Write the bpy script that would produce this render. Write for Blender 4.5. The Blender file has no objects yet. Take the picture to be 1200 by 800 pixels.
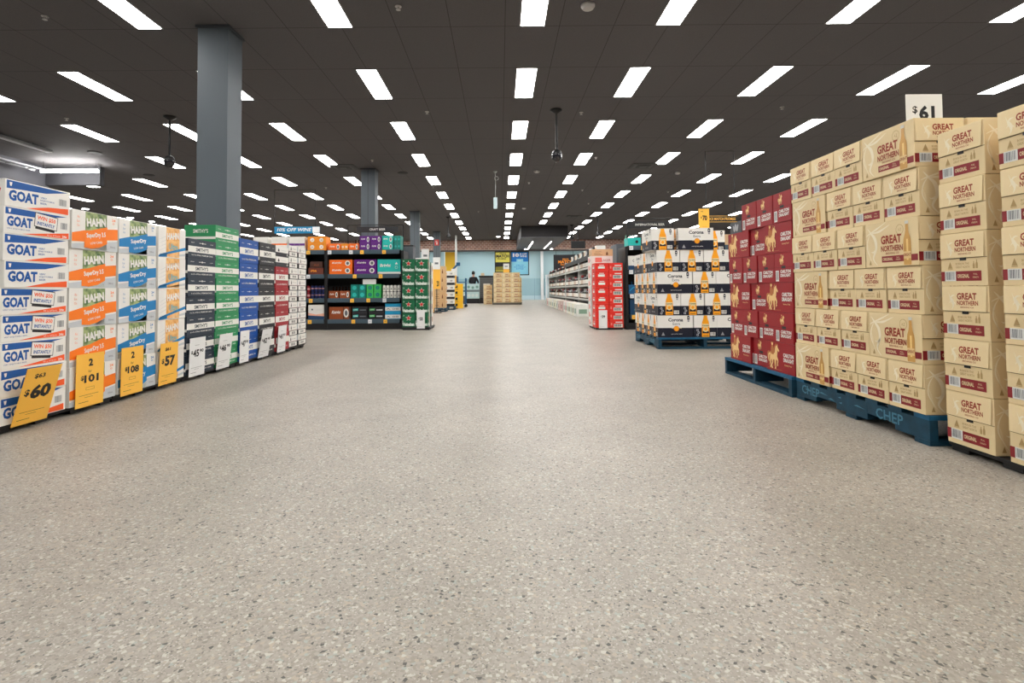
import bpy, bmesh, math, random
from mathutils import Vector, Matrix
random.seed(7)
SC = bpy.context.scene
COL = SC.collection

# ------------------------------------------------------------------ camera, world, exposure
CAM_H = 0.74
cam_d = bpy.data.cameras.new('camera')
cam = bpy.data.objects.new('camera', cam_d); COL.objects.link(cam)
cam_d.sensor_fit = 'HORIZONTAL'; cam_d.sensor_width = 36.0
cam_d.lens = 36.0 * 650.0 / 1200.0
cam_d.clip_start = 0.05; cam_d.clip_end = 200
PITCH = math.radians(2.0); ROLL = math.radians(0.45)
cf = Vector((0, math.cos(PITCH), math.sin(PITCH))); cr = Vector((1, 0, 0)); cu = cr.cross(cf)
r2 = math.cos(ROLL) * cr - math.sin(ROLL) * cu
u2 = math.sin(ROLL) * cr + math.cos(ROLL) * cu
M = Matrix((r2, u2, -cf)).transposed().to_4x4(); M.translation = Vector((0, 0, CAM_H))
cam.matrix_world = M
cam_d.shift_x = (600 - 585.82) / 1200.0
cam_d.shift_y = -(400 - 317.3) / 1200.0
SC.camera = cam
SC.view_settings.view_transform = 'Standard'
SC.view_settings.look = 'None'
SC.view_settings.exposure = 1.05
SC.view_settings.gamma = 1.0
SC.view_settings.use_curve_mapping = False
world = bpy.data.worlds.new('world'); SC.world = world; world.use_nodes = True
world.node_tree.nodes['Background'].inputs[0].default_value = (0.8, 0.85, 0.9, 1)
world.node_tree.nodes['Background'].inputs[1].default_value = 0.05
PANEL_POWER = 13.0
CEIL = 3.74

# ------------------------------------------------------------------ materials
def lin(c):
    out = []
    for v in c[:3]:
        v /= 255.0
        out.append(v / 12.92 if v <= 0.04045 else ((v + 0.055) / 1.055) ** 2.4)
    return (out[0], out[1], out[2], 1)
MATS = {}
def mat(name, c=None, rough=0.5, metal=0.0, noise=0.0, nscale=8.0, emit=0.0, spec=0.4, bump=0.0, trans=0.0):
    if name in MATS: return MATS[name]
    m = bpy.data.materials.new(name); m.use_nodes = True
    nt = m.node_tree; b = nt.nodes['Principled BSDF']
    b.inputs['Base Color'].default_value = lin(c)
    b.inputs['Roughness'].default_value = rough
    b.inputs['Metallic'].default_value = metal
    b.inputs['Specular IOR Level'].default_value = spec
    if trans: b.inputs['Transmission Weight'].default_value = trans
    if emit:
        b.inputs['Emission Color'].default_value = lin(c)
        b.inputs['Emission Strength'].default_value = emit
    if noise or bump:
        tc = nt.nodes.new('ShaderNodeTexCoord'); n = nt.nodes.new('ShaderNodeTexNoise')
        n.inputs['Scale'].default_value = nscale; n.inputs['Detail'].default_value = 4
        nt.links.new(tc.outputs['Object'], n.inputs['Vector'])
        if noise:
            r = nt.nodes.new('ShaderNodeMapRange')
            r.inputs['From Min'].default_value = 0.3; r.inputs['From Max'].default_value = 0.7
            r.inputs['To Min'].default_value = 1 - noise; r.inputs['To Max'].default_value = 1 + noise
            nt.links.new(n.outputs['Fac'], r.inputs['Value'])
            mx = nt.nodes.new('ShaderNodeVectorMath'); mx.operation = 'SCALE'
            mx.inputs[0].default_value = lin(c)[:3]
            nt.links.new(r.outputs['Result'], mx.inputs['Scale'])
            nt.links.new(mx.outputs['Vector'], b.inputs['Base Color'])
        if bump:
            bp = nt.nodes.new('ShaderNodeBump'); bp.inputs['Strength'].default_value = bump
            bp.inputs['Distance'].default_value = 0.003
            nt.links.new(n.outputs['Fac'], bp.inputs['Height']); nt.links.new(bp.outputs['Normal'], b.inputs['Normal'])
    MATS[name] = m
    return m
def floor_material():
    m = bpy.data.materials.new('terrazzo'); m.use_nodes = True; nt = m.node_tree; b = nt.nodes['Principled BSDF']
    tc = nt.nodes.new('ShaderNodeTexCoord')
    def vor(scale, seedoff):
        mp = nt.nodes.new('ShaderNodeMapping'); mp.inputs['Location'].default_value = (seedoff, seedoff * 1.7, 0)
        v = nt.nodes.new('ShaderNodeTexVoronoi'); v.inputs['Scale'].default_value = scale
        v.voronoi_dimensions = '2D'; v.inputs['Randomness'].default_value = 1.0
        nt.links.new(tc.outputs['Object'], mp.inputs['Vector']); nt.links.new(mp.outputs['Vector'], v.inputs['Vector'])
        s = nt.nodes.new('ShaderNodeSeparateColor'); nt.links.new(v.outputs['Color'], s.inputs['Color'])
        return v, s
    def ramp(stops):
        r = nt.nodes.new('ShaderNodeValToRGB'); r.color_ramp.interpolation = 'CONSTANT'
        e = r.color_ramp.elements
        e[0].position = 0; e[0].color = lin(stops[0][1])
        e[1].position = stops[1][0]; e[1].color = lin(stops[1][1])
        for p, c in stops[2:]:
            k = e.new(p); k.color = lin(c)
        return r
    v1, s1 = vor(135, 0.0)
    r1 = ramp([(0, (145, 137, 126)), (0.26, (152, 145, 134)), (0.50, (138, 130, 118)), (0.64, (160, 148, 132)),
               (0.74, (176, 171, 160)), (0.85, (148, 152, 144)), (0.91, (122, 116, 106)), (0.955, (74, 72, 66))])
    nt.links.new(s1.outputs['Red'], r1.inputs['Fac'])
    v2, s2 = vor(290, 3.3)
    r2_ = ramp([(0, (144, 136, 125)), (0.34, (154, 147, 136)), (0.60, (137, 129, 118)), (0.80, (172, 166, 156)), (0.90, (120, 114, 104)), (0.965, (84, 82, 76))])
    nt.links.new(s2.outputs['Green'], r2_.inputs['Fac'])
    # the larger chips sit in a ground of smaller ones
    lt = nt.nodes.new('ShaderNodeMath'); lt.operation = 'LESS_THAN'; lt.inputs[1].default_value = 0.46
    nt.links.new(s1.outputs['Blue'], lt.inputs[0])
    mx = nt.nodes.new('ShaderNodeMix'); mx.data_type = 'RGBA'
    nt.links.new(lt.outputs[0], mx.inputs['Factor']); nt.links.new(r2_.outputs['Color'], mx.inputs[6]); nt.links.new(r1.outputs['Color'], mx.inputs[7])
    n = nt.nodes.new('ShaderNodeTexNoise'); n.inputs['Scale'].default_value = 2.2; n.inputs['Detail'].default_value = 5
    nt.links.new(tc.outputs['Object'], n.inputs['Vector'])
    r = nt.nodes.new('ShaderNodeMapRange'); r.inputs['From Min'].default_value = 0.3; r.inputs['From Max'].default_value = 0.7
    r.inputs['To Min'].default_value = 0.90; r.inputs['To Max'].default_value = 1.08
    nt.links.new(n.outputs['Fac'], r.inputs['Value'])
    sc = nt.nodes.new('ShaderNodeVectorMath'); sc.operation = 'SCALE'
    nt.links.new(mx.outputs[2], sc.inputs[0]); nt.links.new(r.outputs['Result'], sc.inputs['Scale'])
    nt.links.new(sc.outputs['Vector'], b.inputs['Base Color'])
    b.inputs['Roughness'].default_value = 0.42; b.inputs['Specular IOR Level'].default_value = 0.45
    return m
def ceiling_material():
    m = bpy.data.materials.new('ceiling_tiles'); m.use_nodes = True; nt = m.node_tree; b = nt.nodes['Principled BSDF']
    tc = nt.nodes.new('ShaderNodeTexCoord'); sp = nt.nodes.new('ShaderNodeSeparateXYZ'); nt.links.new(tc.outputs['Object'], sp.inputs[0])
    def seam(out, period, off, w):
        a = nt.nodes.new('ShaderNodeMath'); a.operation = 'SUBTRACT'; a.inputs[1].default_value = off; nt.links.new(out, a.inputs[0])
        p = nt.nodes.new('ShaderNodeMath'); p.operation = 'PINGPONG'; p.inputs[1].default_value = period / 2; nt.links.new(a.outputs[0], p.inputs[0])
        l = nt.nodes.new('ShaderNodeMath'); l.operation = 'LESS_THAN'; l.inputs[1].default_value = w; nt.links.new(p.outputs[0], l.inputs[0])
        return l
    s1 = seam(sp.outputs['X'], 0.62, 0.08, 0.004); s2 = seam(sp.outputs['Y'], 1.175, 6.21, 0.005)
    mxm = nt.nodes.new('ShaderNodeMath'); mxm.operation = 'MAXIMUM'; nt.links.new(s1.outputs[0], mxm.inputs[0]); nt.links.new(s2.outputs[0], mxm.inputs[1])
    n = nt.nodes.new('ShaderNodeTexNoise'); n.inputs['Scale'].default_value = 140; nt.links.new(tc.outputs['Object'], n.inputs['Vector'])
    mr = nt.nodes.new('ShaderNodeMix'); mr.data_type = 'RGBA'; mr.inputs[6].default_value = lin((88, 86, 88)); mr.inputs[7].default_value = lin((108, 105, 106))
    nt.links.new(n.outputs['Fac'], mr.inputs['Factor'])
    mx = nt.nodes.new('ShaderNodeMix'); mx.data_type = 'RGBA'; mx.inputs[7].default_value = lin((66, 64, 65))
    nt.links.new(mxm.outputs[0], mx.inputs['Factor']); nt.links.new(mr.outputs[2], mx.inputs[6])
    nt.links.new(mx.outputs[2], b.inputs['Base Color']); b.inputs['Roughness'].default_value = 0.85; b.inputs['Specular IOR Level'].default_value = 0.2
    return m
def brick_material():
    m = bpy.data.materials.new('brickwork'); m.use_nodes = True; nt = m.node_tree; b = nt.nodes['Principled BSDF']
    tc = nt.nodes.new('ShaderNodeTexCoord'); mp = nt.nodes.new('ShaderNodeMapping'); mp.inputs['Rotation'].default_value = (math.radians(90), 0, 0)
    br = nt.nodes.new('ShaderNodeTexBrick'); br.inputs['Scale'].default_value = 2.2
    br.inputs['Color1'].default_value = lin((176, 130, 114)); br.inputs['Color2'].default_value = lin((140, 100, 90)); br.inputs['Mortar'].default_value = lin((206, 190, 178))
    br.inputs['Mortar Size'].default_value = 0.03
    nt.links.new(tc.outputs['Object'], mp.inputs['Vector']); nt.links.new(mp.outputs['Vector'], br.inputs['Vector'])
    n = nt.nodes.new('ShaderNodeTexNoise'); n.inputs['Scale'].default_value = 1.6; nt.links.new(tc.outputs['Object'], n.inputs['Vector'])
    r = nt.nodes.new('ShaderNodeMapRange'); r.inputs['To Min'].default_value = 0.6; r.inputs['To Max'].default_value = 1.5; nt.links.new(n.outputs['Fac'], r.inputs['Value'])
    sc = nt.nodes.new('ShaderNodeVectorMath'); sc.operation = 'SCALE'; nt.links.new(br.outputs['Color'], sc.inputs[0]); nt.links.new(r.outputs['Result'], sc.inputs['Scale'])
    nt.links.new(sc.outputs['Vector'], b.inputs['Base Color']); b.inputs['Roughness'].default_value = 0.8
    return m
def foliage_print(name, a, c):
    m = bpy.data.materials.new(name); m.use_nodes = True; nt = m.node_tree; b = nt.nodes['Principled BSDF']
    tc = nt.nodes.new('ShaderNodeTexCoord'); n = nt.nodes.new('ShaderNodeTexNoise'); n.inputs['Scale'].default_value = 26; n.inputs['Detail'].default_value = 6
    nt.links.new(tc.outputs['Object'], n.inputs['Vector'])
    r = nt.nodes.new('ShaderNodeValToRGB'); r.color_ramp.elements[0].position = 0.38; r.color_ramp.elements[1].position = 0.62
    r.color_ramp.elements[0].color = lin(a); r.color_ramp.elements[1].color = lin(c)
    nt.links.new(n.outputs['Fac'], r.inputs['Fac']); nt.links.new(r.outputs['Color'], b.inputs['Base Color']); b.inputs['Roughness'].default_value = 0.45
    MATS[name] = m
    return m

# ------------------------------------------------------------------ mesh building
TXT = {}
def text_mesh(s, bold=0.0, shear=0.0):
    key = (s, bold, shear)
    if key in TXT: return TXT[key]
    cu_ = bpy.data.curves.new('t', 'FONT'); cu_.body = s; cu_.size = 1; cu_.resolution_u = 2
    cu_.offset = bold; cu_.shear = shear; cu_.align_x = 'LEFT'; cu_.fill_mode = 'FRONT'
    ob = bpy.data.objects.new('t', cu_); COL.objects.link(ob)
    dg = bpy.context.evaluated_depsgraph_get(); me = ob.evaluated_get(dg).to_mesh()
    vs = [(v.co.x, v.co.y) for v in me.vertices]; fs = [tuple(p.vertices) for p in me.polygons]
    ob.evaluated_get(dg).to_mesh_clear()
    bpy.data.objects.remove(ob); bpy.data.curves.remove(cu_)
    if vs:
        x0 = min(v[0] for v in vs); x1 = max(v[0] for v in vs); y0 = min(v[1] for v in vs); y1 = max(v[1] for v in vs)
        vs = [((v[0] - x0) / max(1e-6, x1 - x0), (v[1] - y0) / max(1e-6, y1 - y0)) for v in vs]
        asp = (x1 - x0) / max(1e-6, y1 - y0)
    else: asp = 1
    TXT[key] = (vs, fs, asp)
    return TXT[key]

class MB:
    def __init__(s): s.v = []; s.f = []; s.m = []; s.ms = []
    def mi(s, m):
        if m not in s.ms: s.ms.append(m)
        return s.ms.index(m)
    def add(s, vs, fs, m):
        o = len(s.v); s.v += [tuple(v) for v in vs]; k = s.mi(m)
        for f in fs: s.f.append(tuple(o + i for i in f)); s.m.append(k)
    def box(s, x0, x1, y0, y1, z0, z1, m, bev=0.0):
        if bev:
            bm = bmesh.new(); bmesh.ops.create_cube(bm, size=1)
            for v in bm.verts:
                v.co = Vector(((x0 + x1) / 2 + v.co.x * (x1 - x0), (y0 + y1) / 2 + v.co.y * (y1 - y0), (z0 + z1) / 2 + v.co.z * (z1 - z0)))
            bmesh.ops.bevel(bm, geom=list(bm.edges), offset=bev, segments=2, affect='EDGES', profile=0.7)
            bm.verts.index_update()
            s.add([v.co[:] for v in bm.verts], [[v.index for v in f.verts] for f in bm.faces], m); bm.free(); return s
        s.add([(x0, y0, z0), (x1, y0, z0), (x1, y1, z0), (x0, y1, z0), (x0, y0, z1), (x1, y0, z1), (x1, y1, z1), (x0, y1, z1)],
              [(0, 3, 2, 1), (4, 5, 6, 7), (0, 1, 5, 4), (1, 2, 6, 5), (2, 3, 7, 6), (3, 0, 4, 7)], m); return s
    def tube(s, pts, r, m, n=8, caps=True):
        pts = [Vector(p) for p in pts]; rs = r if isinstance(r, (list, tuple)) else [r] * len(pts); rings = []
        for i, p in enumerate(pts):
            d = (pts[min(i + 1, len(pts) - 1)] - pts[max(i - 1, 0)]).normalized()
            a = d.cross(Vector((0.31, 0.95, 0.05))).normalized(); b = d.cross(a)
            rings.append([p + rs[i] * (math.cos(2 * math.pi * k / n) * a + math.sin(2 * math.pi * k / n) * b) for k in range(n)])
        vs = [v[:] for ring in rings for v in ring]
        fs = [(i * n + k, i * n + (k + 1) % n, (i + 1) * n + (k + 1) % n, (i + 1) * n + k) for i in range(len(pts) - 1) for k in range(n)]
        if caps: fs += [tuple(range(n)), tuple(range(len(vs) - 1, len(vs) - n - 1, -1))]
        s.add(vs, fs, m); return s
    def lathe(s, prof, m, cx=0, cy=0, n=16):
        vs = []; fs = []
        for r, z in prof:
            for k in range(n): vs.append((cx + r * math.cos(2 * math.pi * k / n), cy + r * math.sin(2 * math.pi * k / n), z))
        for i in range(len(prof) - 1):
            for k in range(n): fs.append((i * n + k, i * n + (k + 1) % n, (i + 1) * n + (k + 1) % n, (i + 1) * n + k))
        fs.append(tuple(range(n - 1, -1, -1))); fs.append(tuple(range((len(prof) - 1) * n, len(prof) * n)))
        s.add(vs, fs, m); return s
    def mesh(s, name, smooth=False):
        me = bpy.data.meshes.new(name); me.from_pydata(s.v, [], s.f)
        for m in s.ms: me.materials.append(m)
        me.polygons.foreach_set('material_index', s.m)
        if smooth: me.polygons.foreach_set('use_smooth', [True] * len(s.f))
        me.update(); return me
    def build(s, name, parent=None, loc=(0, 0, 0), rz=0.0, smooth=False):
        o = bpy.data.objects.new(name, s.mesh(name, smooth)); COL.objects.link(o)
        o.location = loc; o.rotation_euler = (0, 0, rz)
        if parent: o.parent = parent
        return o
LIFT = 0.0004
class Face:
    """a plane to print on: origin o (bottom left), u right, v up, n out; w by h metres"""
    def __init__(s, mb, o, u, v, w, h):
        s.mb = mb; s.o = Vector(o); s.u = Vector(u).normalized(); s.v = Vector(v).normalized(); s.n = s.u.cross(s.v); s.w = w; s.h = h
    def P(s, x, y, k): return (s.o + s.u * x + s.v * y + s.n * (LIFT * k))[:]
    def poly(s, pts, m, k=1): s.mb.add([s.P(x, y, k) for x, y in pts], [tuple(range(len(pts)))], m)
    def rect(s, x0, y0, x1, y1, m, k=1): s.poly([(x0, y0), (x1, y0), (x1, y1), (x0, y1)], m, k)
    def disc(s, cx, cy, r, m, k=1, n=20, ry=None):
        s.poly([(cx + r * math.cos(2 * math.pi * i / n), cy + (ry or r) * math.sin(2 * math.pi * i / n)) for i in range(n)], m, k)
    def ring(s, cx, cy, r, t, m, k=1, n=20):
        for i in range(n):
            a = 2 * math.pi * i / n; b = 2 * math.pi * (i + 1) / n
            s.poly([(cx + (r - t) * math.cos(a), cy + (r - t) * math.sin(a)), (cx + r * math.cos(a), cy + r * math.sin(a)),
                    (cx + r * math.cos(b), cy + r * math.sin(b)), (cx + (r - t) * math.cos(b), cy + (r - t) * math.sin(b))], m, k)
    def text(s, t, x0, y0, w, h, m, k=2, bold=0.0, shear=0.0, keep=False, rot=0.0):
        vs, fs, asp = text_mesh(t, bold, shear)
        if keep:
            if asp * h < w: x0 += (w - asp * h) / 2; w = asp * h
            else: y0 += (h - w / asp) / 2; h = w / asp
        c, sn = math.cos(rot), math.sin(rot)
        s.mb.add([s.P(x0 + c * v[0] * w - sn * v[1] * h, y0 + sn * v[0] * w + c * v[1] * h, k) for v in vs], fs, m)
    def stroke(s, pts, ws, m, k=2, seg=5):
        n = len(pts); P = []; W = []
        for i in range(n - 1):
            p0 = pts[max(i - 1, 0)]; p1 = pts[i]; p2 = pts[i + 1]; p3 = pts[min(i + 2, n - 1)]
            for j in range(seg + (i == n - 2)):
                t = j / seg
                q = [0.5 * (2 * p1[a] + (p2[a] - p0[a]) * t + (2 * p0[a] - 5 * p1[a] + 4 * p2[a] - p3[a]) * t * t + (3 * p1[a] - p0[a] - 3 * p2[a] + p3[a]) * t ** 3) for a in (0, 1)]
                P.append(q); W.append(ws[i] * (1 - t) + ws[i + 1] * t)
        L = []; R = []
        for i, p in enumerate(P):
            a = P[max(i - 1, 0)]; b = P[min(i + 1, len(P) - 1)]; dx = b[0] - a[0]; dy = b[1] - a[1]; d = math.hypot(dx, dy) or 1
            L.append((p[0] - dy / d * W[i] / 2, p[1] + dx / d * W[i] / 2)); R.append((p[0] + dy / d * W[i] / 2, p[1] - dx / d * W[i] / 2))
        vs = [s.P(x, y, k) for x, y in L] + [s.P(x, y, k) for x, y in R]; nn = len(P)
        s.mb.add(vs, [(i, nn + i, nn + i + 1, i + 1) for i in range(nn - 1)], m)
    def barcode(s, x0, y0, w, h, dark, white, k=2, n=9):
        s.rect(x0, y0, x0 + w, y0 + h, white, k)
        rnd = random.Random(int(w * 1e4)); x = x0 + w * .08
        for i in range(n):
            t = w * .84 / n * rnd.choice((.35, .5, .7)); s.rect(x, y0 + h * .14, x + t, y0 + h * .92, dark, k + 1); x += w * .84 / n
    def bottle(s, cx, y0, h, r, glass, k=3, cap=None, label=None, lmat=None):
        prof = [(0, .92), (.02, 1), (.5, 1), (.6, .9), (.7, .55), (.78, .38), (.93, .36), (.94, .44), (1, .44)]
        s.poly([(cx + r * p[1], y0 + h * p[0]) for p in prof] + [(cx - r * p[1], y0 + h * p[0]) for p in reversed(prof)], glass, k)
        if cap: s.rect(cx - r * .46, y0 + h * .93, cx + r * .46, y0 + h, cap, k + 1)
        if label: s.rect(cx - r * .98, y0 + h * .17, cx + r * .98, y0 + h * .36, label, k + 1)

def faces(mb, L, W, H):
    return dict(front=Face(mb, (-L / 2, -W / 2, 0), (1, 0, 0), (0, 0, 1), L, H), back=Face(mb, (L / 2, W / 2, 0), (-1, 0, 0), (0, 0, 1), L, H),
                right=Face(mb, (L / 2, -W / 2, 0), (0, 1, 0), (0, 0, 1), W, H), left=Face(mb, (-L / 2, W / 2, 0), (0, -1, 0), (0, 0, 1), W, H),
                top=Face(mb, (-L / 2, -W / 2, H), (1, 0, 0), (0, 1, 0), L, W))
def carton(L, W, H, base, long_fn, end_fn, bev=0.0025):
    mb = MB(); mb.box(-L / 2, L / 2, -W / 2, W / 2, 0, H, base, bev); F = faces(mb, L, W, H)
    for k in ('front', 'back'): long_fn(F[k])
    for k in ('left', 'right'): end_fn(F[k])
    seam = mat('card_seam', (96, 78, 56), .8)
    F['top'].rect(0.004, W / 2 - .0012, L - .004, W / 2 + .0012, seam)
    return mb

# ------------------------------------------------------------------ things
def tag(o, label=None, cat=None, group=None, kind=None):
    if label: o['label'] = label
    if cat: o['category'] = cat
    if group: o['group'] = group
    if kind: o['kind'] = kind
    return o
def empty(name, loc=(0, 0, 0), rz=0.0):
    o = bpy.data.objects.new(name, None); COL.objects.link(o); o.location = loc; o.rotation_euler = (0, 0, rz); o.empty_display_size = 0.1
    return o
KIDS = {}
def part(mb, name, parent, smooth=False, **kw):
    o = mb.build(name, parent, smooth=smooth, **kw); KIDS.setdefault(parent.name, []).append(o); return o
def copy_tree(o, parent=None):
    c = o.copy(); COL.objects.link(c)
    if parent: c.parent = parent
    for ch in KIDS.get(o.name, []):
        k = copy_tree(ch, c); KIDS.setdefault(c.name, []).append(k)
    return c
class Proto:
    """first placing uses the object itself, later ones copy it and its parts"""
    def __init__(s, root): s.root = root; s.used = False
    def put(s, loc, rz, label, cat, group):
        o = copy_tree(s.root) if s.used else s.root
        s.used = True; o.location = loc; o.rotation_euler = (0, 0, rz); tag(o, label, cat, group); return o
PROTOS = []
def proto(mb, name='beer_carton'):
    o = mb.build(name); p = Proto(o); PROTOS.append(p); return p
def struct(mb, name): return tag(mb.build(name), kind='structure')
ORD = ['', 'first', 'second', 'third', 'fourth', 'fifth', 'sixth', 'seventh', 'eighth', 'ninth', 'tenth', 'eleventh', 'twelfth', 'thirteenth', 'fourteenth', 'fifteenth', 'sixteenth']
NUM = ['', 'one', 'two', 'three', 'four', 'five', 'six', 'seven', 'eight', 'nine', 'ten', 'eleven', 'twelve']
def jit(a): return random.uniform(-a, a)

INK = mat('black_ink', (28, 26, 26), .5)
WHITE = mat('white_card', (234, 231, 224), .5, noise=.02)
PAPER = mat('white_paper', (232, 232, 230), .5)
YELLOW = mat('yellow_paper', (252, 192, 74), .5)
BLACK = mat('black_metal', (20, 20, 22), .45)
BLACKP = mat('black_plastic', (24, 24, 25), .5)

# ------------------------------------------------------------------ room
def room():
    fl = MB().box(-16, 13, -5, 42.2, -0.1, 0, floor_material()); struct(fl, 'floor')
    ce = MB().box(-16, 13, -5, 42.2, CEIL, CEIL + .1, ceiling_material()); struct(ce, 'ceiling')
    dark = mat('dark_wall_paint', (88, 88, 94), .7); blue = mat('pale_blue_wall', (164, 192, 199), .6); lower = mat('blue_grey_panel', (142, 174, 184), .5)
    struct(MB().box(-10.9, -10.7, -5, 13, 0, CEIL, dark), 'wall_left')
    struct(MB().box(-16, -10.7, 13, 13.1, 0, CEIL, dark), 'wall_left_return')
    struct(MB().box(-16.1, -16, 13.1, 42, 0, CEIL, dark), 'wall_left_far')
    struct(MB().box(12.8, 13, -5, 42, 0, CEIL, dark), 'wall_right')
    struct(MB().box(-16, 13, -5.1, -5, 0, CEIL, dark), 'wall_behind')
    w = MB().box(-16, 13, 42, 42.2, 0, CEIL, blue)
    f = Face(w, (-16, 42, 0), (1, 0, 0), (0, 0, 1), 29, CEIL)
    f.rect(0, 0.0, 29, 1.62, lower, 2); f.rect(0, .0, 29, .32, mat('pale_skirt', (176, 200, 208), .5), 6)
    for x in [16 + v for v in (-14, -12, -9, -6, -4.4, -2.2, 0.2, 2.6, 5.2, 7.6, 10)]: f.rect(x, 0, x + .03, 1.62, mat('panel_joint', (120, 150, 164), .5), 8)
    struct(w, 'wall_far')
    struct(MB().box(-16, 1.0, 33.2, 33.45, 3.15, CEIL, brick_material()), 'trim_brick_header')
    struct(MB().box(3.2, 13, 33.2, 33.45, 3.15, CEIL, MB and bpy.data.materials['brickwork']), 'trim_brick_header_right')
    struct(MB().box(-16, 13, 33.1, 33.5, 3.08, 3.15, mat('dark_angle', (70, 62, 62), .6)), 'trim_header_edge')
    # dropped bulkhead
    d = MB().box(1.0, 3.2, 25.9, 33.1, 3.22, CEIL, mat('bulkhead_dark', (40, 38, 40), .7)).box(.99, 3.21, 25.89, 33.1, 3.2, 3.22, mat('bulkhead_grey', (112, 113, 120), .6)); struct(d, 'trim_bulkhead')
    # header on the left, carries a batten
    struct(MB().box(-10.7, -9.42, 13, 13.15, 3.3, CEIL, mat('header_dark', (58, 58, 62), .7)), 'trim_left_header')
    for i, Y in enumerate((38.0,)):
        struct(MB().box(-3.6, -3.5, 35, 42, 0, CEIL, blue), 'wall_booth_side')
    white = mat('white_post', (214, 216, 216), .5)
    struct(MB().box(3.08, 3.27, 41.6, 42, 0, CEIL, white), 'trim_white_pilaster')
    colm = mat('pillar_paint', (88, 96, 102), .55, noise=.03, nscale=3)
    pil = mat('pillar_trim', (70, 74, 80), .6)
    for i, Y in enumerate((6.13, 13.45, 20.8, 28.05)):
        p = MB().box(-3.37, -3.03, Y, Y + .34, 0, CEIL, colm, .004)
        if i > 0: p.box(-3.21, -3.195, Y - .002, Y, 0, CEIL, pil)
        p.box(-3.39, -3.01, Y - .02, Y + .36, CEIL - .03, CEIL, pil)
        struct(p, 'pillar')
room()
tagpole = mat('white_post', (214, 216, 216), .5)
struct(MB().box(-2.42, -2.32, 30, 30.1, 0, CEIL, tagpole), 'trim_white_post')

# ------------------------------------------------------------------ ceiling lights
DIFF = mat('light_diffuser', (255, 253, 250), .5, emit=PANEL_POWER)
TUBE = mat('batten_tube', (255, 253, 250), .5, emit=PANEL_POWER * 3)
FRAME = mat('light_frame', (170, 170, 170), .5)
def ceiling_lights():
    fr = MB()
    for a in ((-.145, .145, -.58, -.567), (-.145, .145, .567, .58), (-.145, -.132, -.58, .58), (.132, .145, -.58, .58)):
        fr.box(a[0], a[1], a[2], a[3], -.004, .0, FRAME)
    root = fr.build('ceiling_light')
    part(MB().box(-.132, .132, -.567, .567, -.003, .0, DIFF), 'diffuser', root)
    P = Proto(root)
    cols = [(-15.2, 'eighth row left of the middle'), (-13.3, 'seventh row left of the middle'), (-11.4, 'sixth row left of the middle'), (-9.5, 'fifth row left of the middle'), (-7.66, 'fourth row left of the middle'),
            (-5.84, 'third row left of the middle'), (-3.95, 'second row left of the middle'), (-1.79, 'first row left of the middle'), (.39, 'middle row straight ahead'),
            (1.93, 'first row right of the middle'), (3.86, 'second row right of the middle'), (5.71, 'third row right of the middle'), (7.6, 'fourth row right of the middle'),
            (9.5, 'fifth row right of the middle'), (11.4, 'sixth row right of the middle')]
    for x, nm in cols:
        for k in range(-3, 12):
            yf = 6.21 + 2.35 * k; y = yf - .58
            if k == 11: y = 31.6
            if x < -8.5 and y < 13.2: continue
            if 0.9 < x < 3.3 and y > 25.2: continue
            n = k + 1
            lab = 'white rectangular panel light, %s in the %s' % (ORD[n] + ' from the front' if n >= 1 else {0: 'just overhead', -1: 'above the camera', -2: 'behind the camera'}[n], nm)
            P.put((x, y, CEIL - .001), 0, lab, 'ceiling light', 'ceiling panel lights')
    for x in (-9.5, -7.66, -5.84, -4.6, -2.7, -1.2, .39, 1.93, 3.86, 5.71, 7.6, 9.5):  # unseen panels added beyond the header to brighten the far wall
        for j, y in enumerate((34.6, 36.6, 38.6, 40.4)): P.put((x, y, CEIL - .001), 0, 'added unseen panel light beyond the brick header, %s from it, %.1f metres off the middle' % (ORD[j + 1], x), 'ceiling light', 'added panel lights beyond the brick header')
ceiling_lights()

def batten(name, x0, x1, y0, y1, z, label, t=.05):
    e = empty(name, ((x0 + x1) / 2, (y0 + y1) / 2, z)); dx = (x1 - x0) / 2; dy = (y1 - y0) / 2
    part(MB().box(-dx - .01, dx + .01, -.012, .012, .01, .03, FRAME), 'housing', e)
    part(MB().box(-dx, dx, -dy, dy, -.05, 0, TUBE, .01), 'tube', e)
    part(MB().tube([(-dx * .9, -dy * .9, .03), (-dx * .9, -dy * .9, CEIL - z)], .006, BLACK), 'hanger', e)
    part(MB().tube([(dx * .9, dy * .9, .03), (dx * .9, dy * .9, CEIL - z)], .006, BLACK), 'hanger', e)
    tag(e, label, 'light')
batten('batten_light', -10.38, -9.1, 12.46, 12.53, 3.54, 'long bright batten light hanging in front of the left header')
def rail_thing():
    e = empty('track_light', (-9.3, 9.4, 3.66)); g = mat('galvanised', (176, 178, 180), .35, .6)
    part(MB().box(-.05, .05, -2.4, 2.0, 0, .05, g), 'housing', e)
    part(MB().box(-.03, .03, -2.35, 1.95, -.015, 0, mat('dim_tube', (230, 232, 236), .5)), 'tube', e)
    part(MB().box(-.02, .02, -2, -1.97, .05, .08, g), 'hanger', e); part(MB().box(-.02, .02, 1.5, 1.53, .05, .08, g), 'hanger', e)
    tag(e, 'pale surface batten along the ceiling at the far left edge', 'light fitting')
    e = empty('cable_tray', (-10.3, 10.6, 3.50))
    for dx in (-.12, .12): part(MB().box(dx - .008, dx + .008, -2.4, 1.75, 0, .03, g), 'rail', e)
    for i in range(8): part(MB().box(-.12, .12, -2.3 + i * .55, -2.28 + i * .55, .0, .02, g), 'rung', e)
    for i in range(2): part(MB().box(.11, .12, -2 + i * 1.9, -1.98 + i * 1.9, .03, .24, g), 'hanger', e)
    tag(e, 'thin grey metal cable tray along the dark left wall', 'cable tray')
rail_thing()
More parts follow.
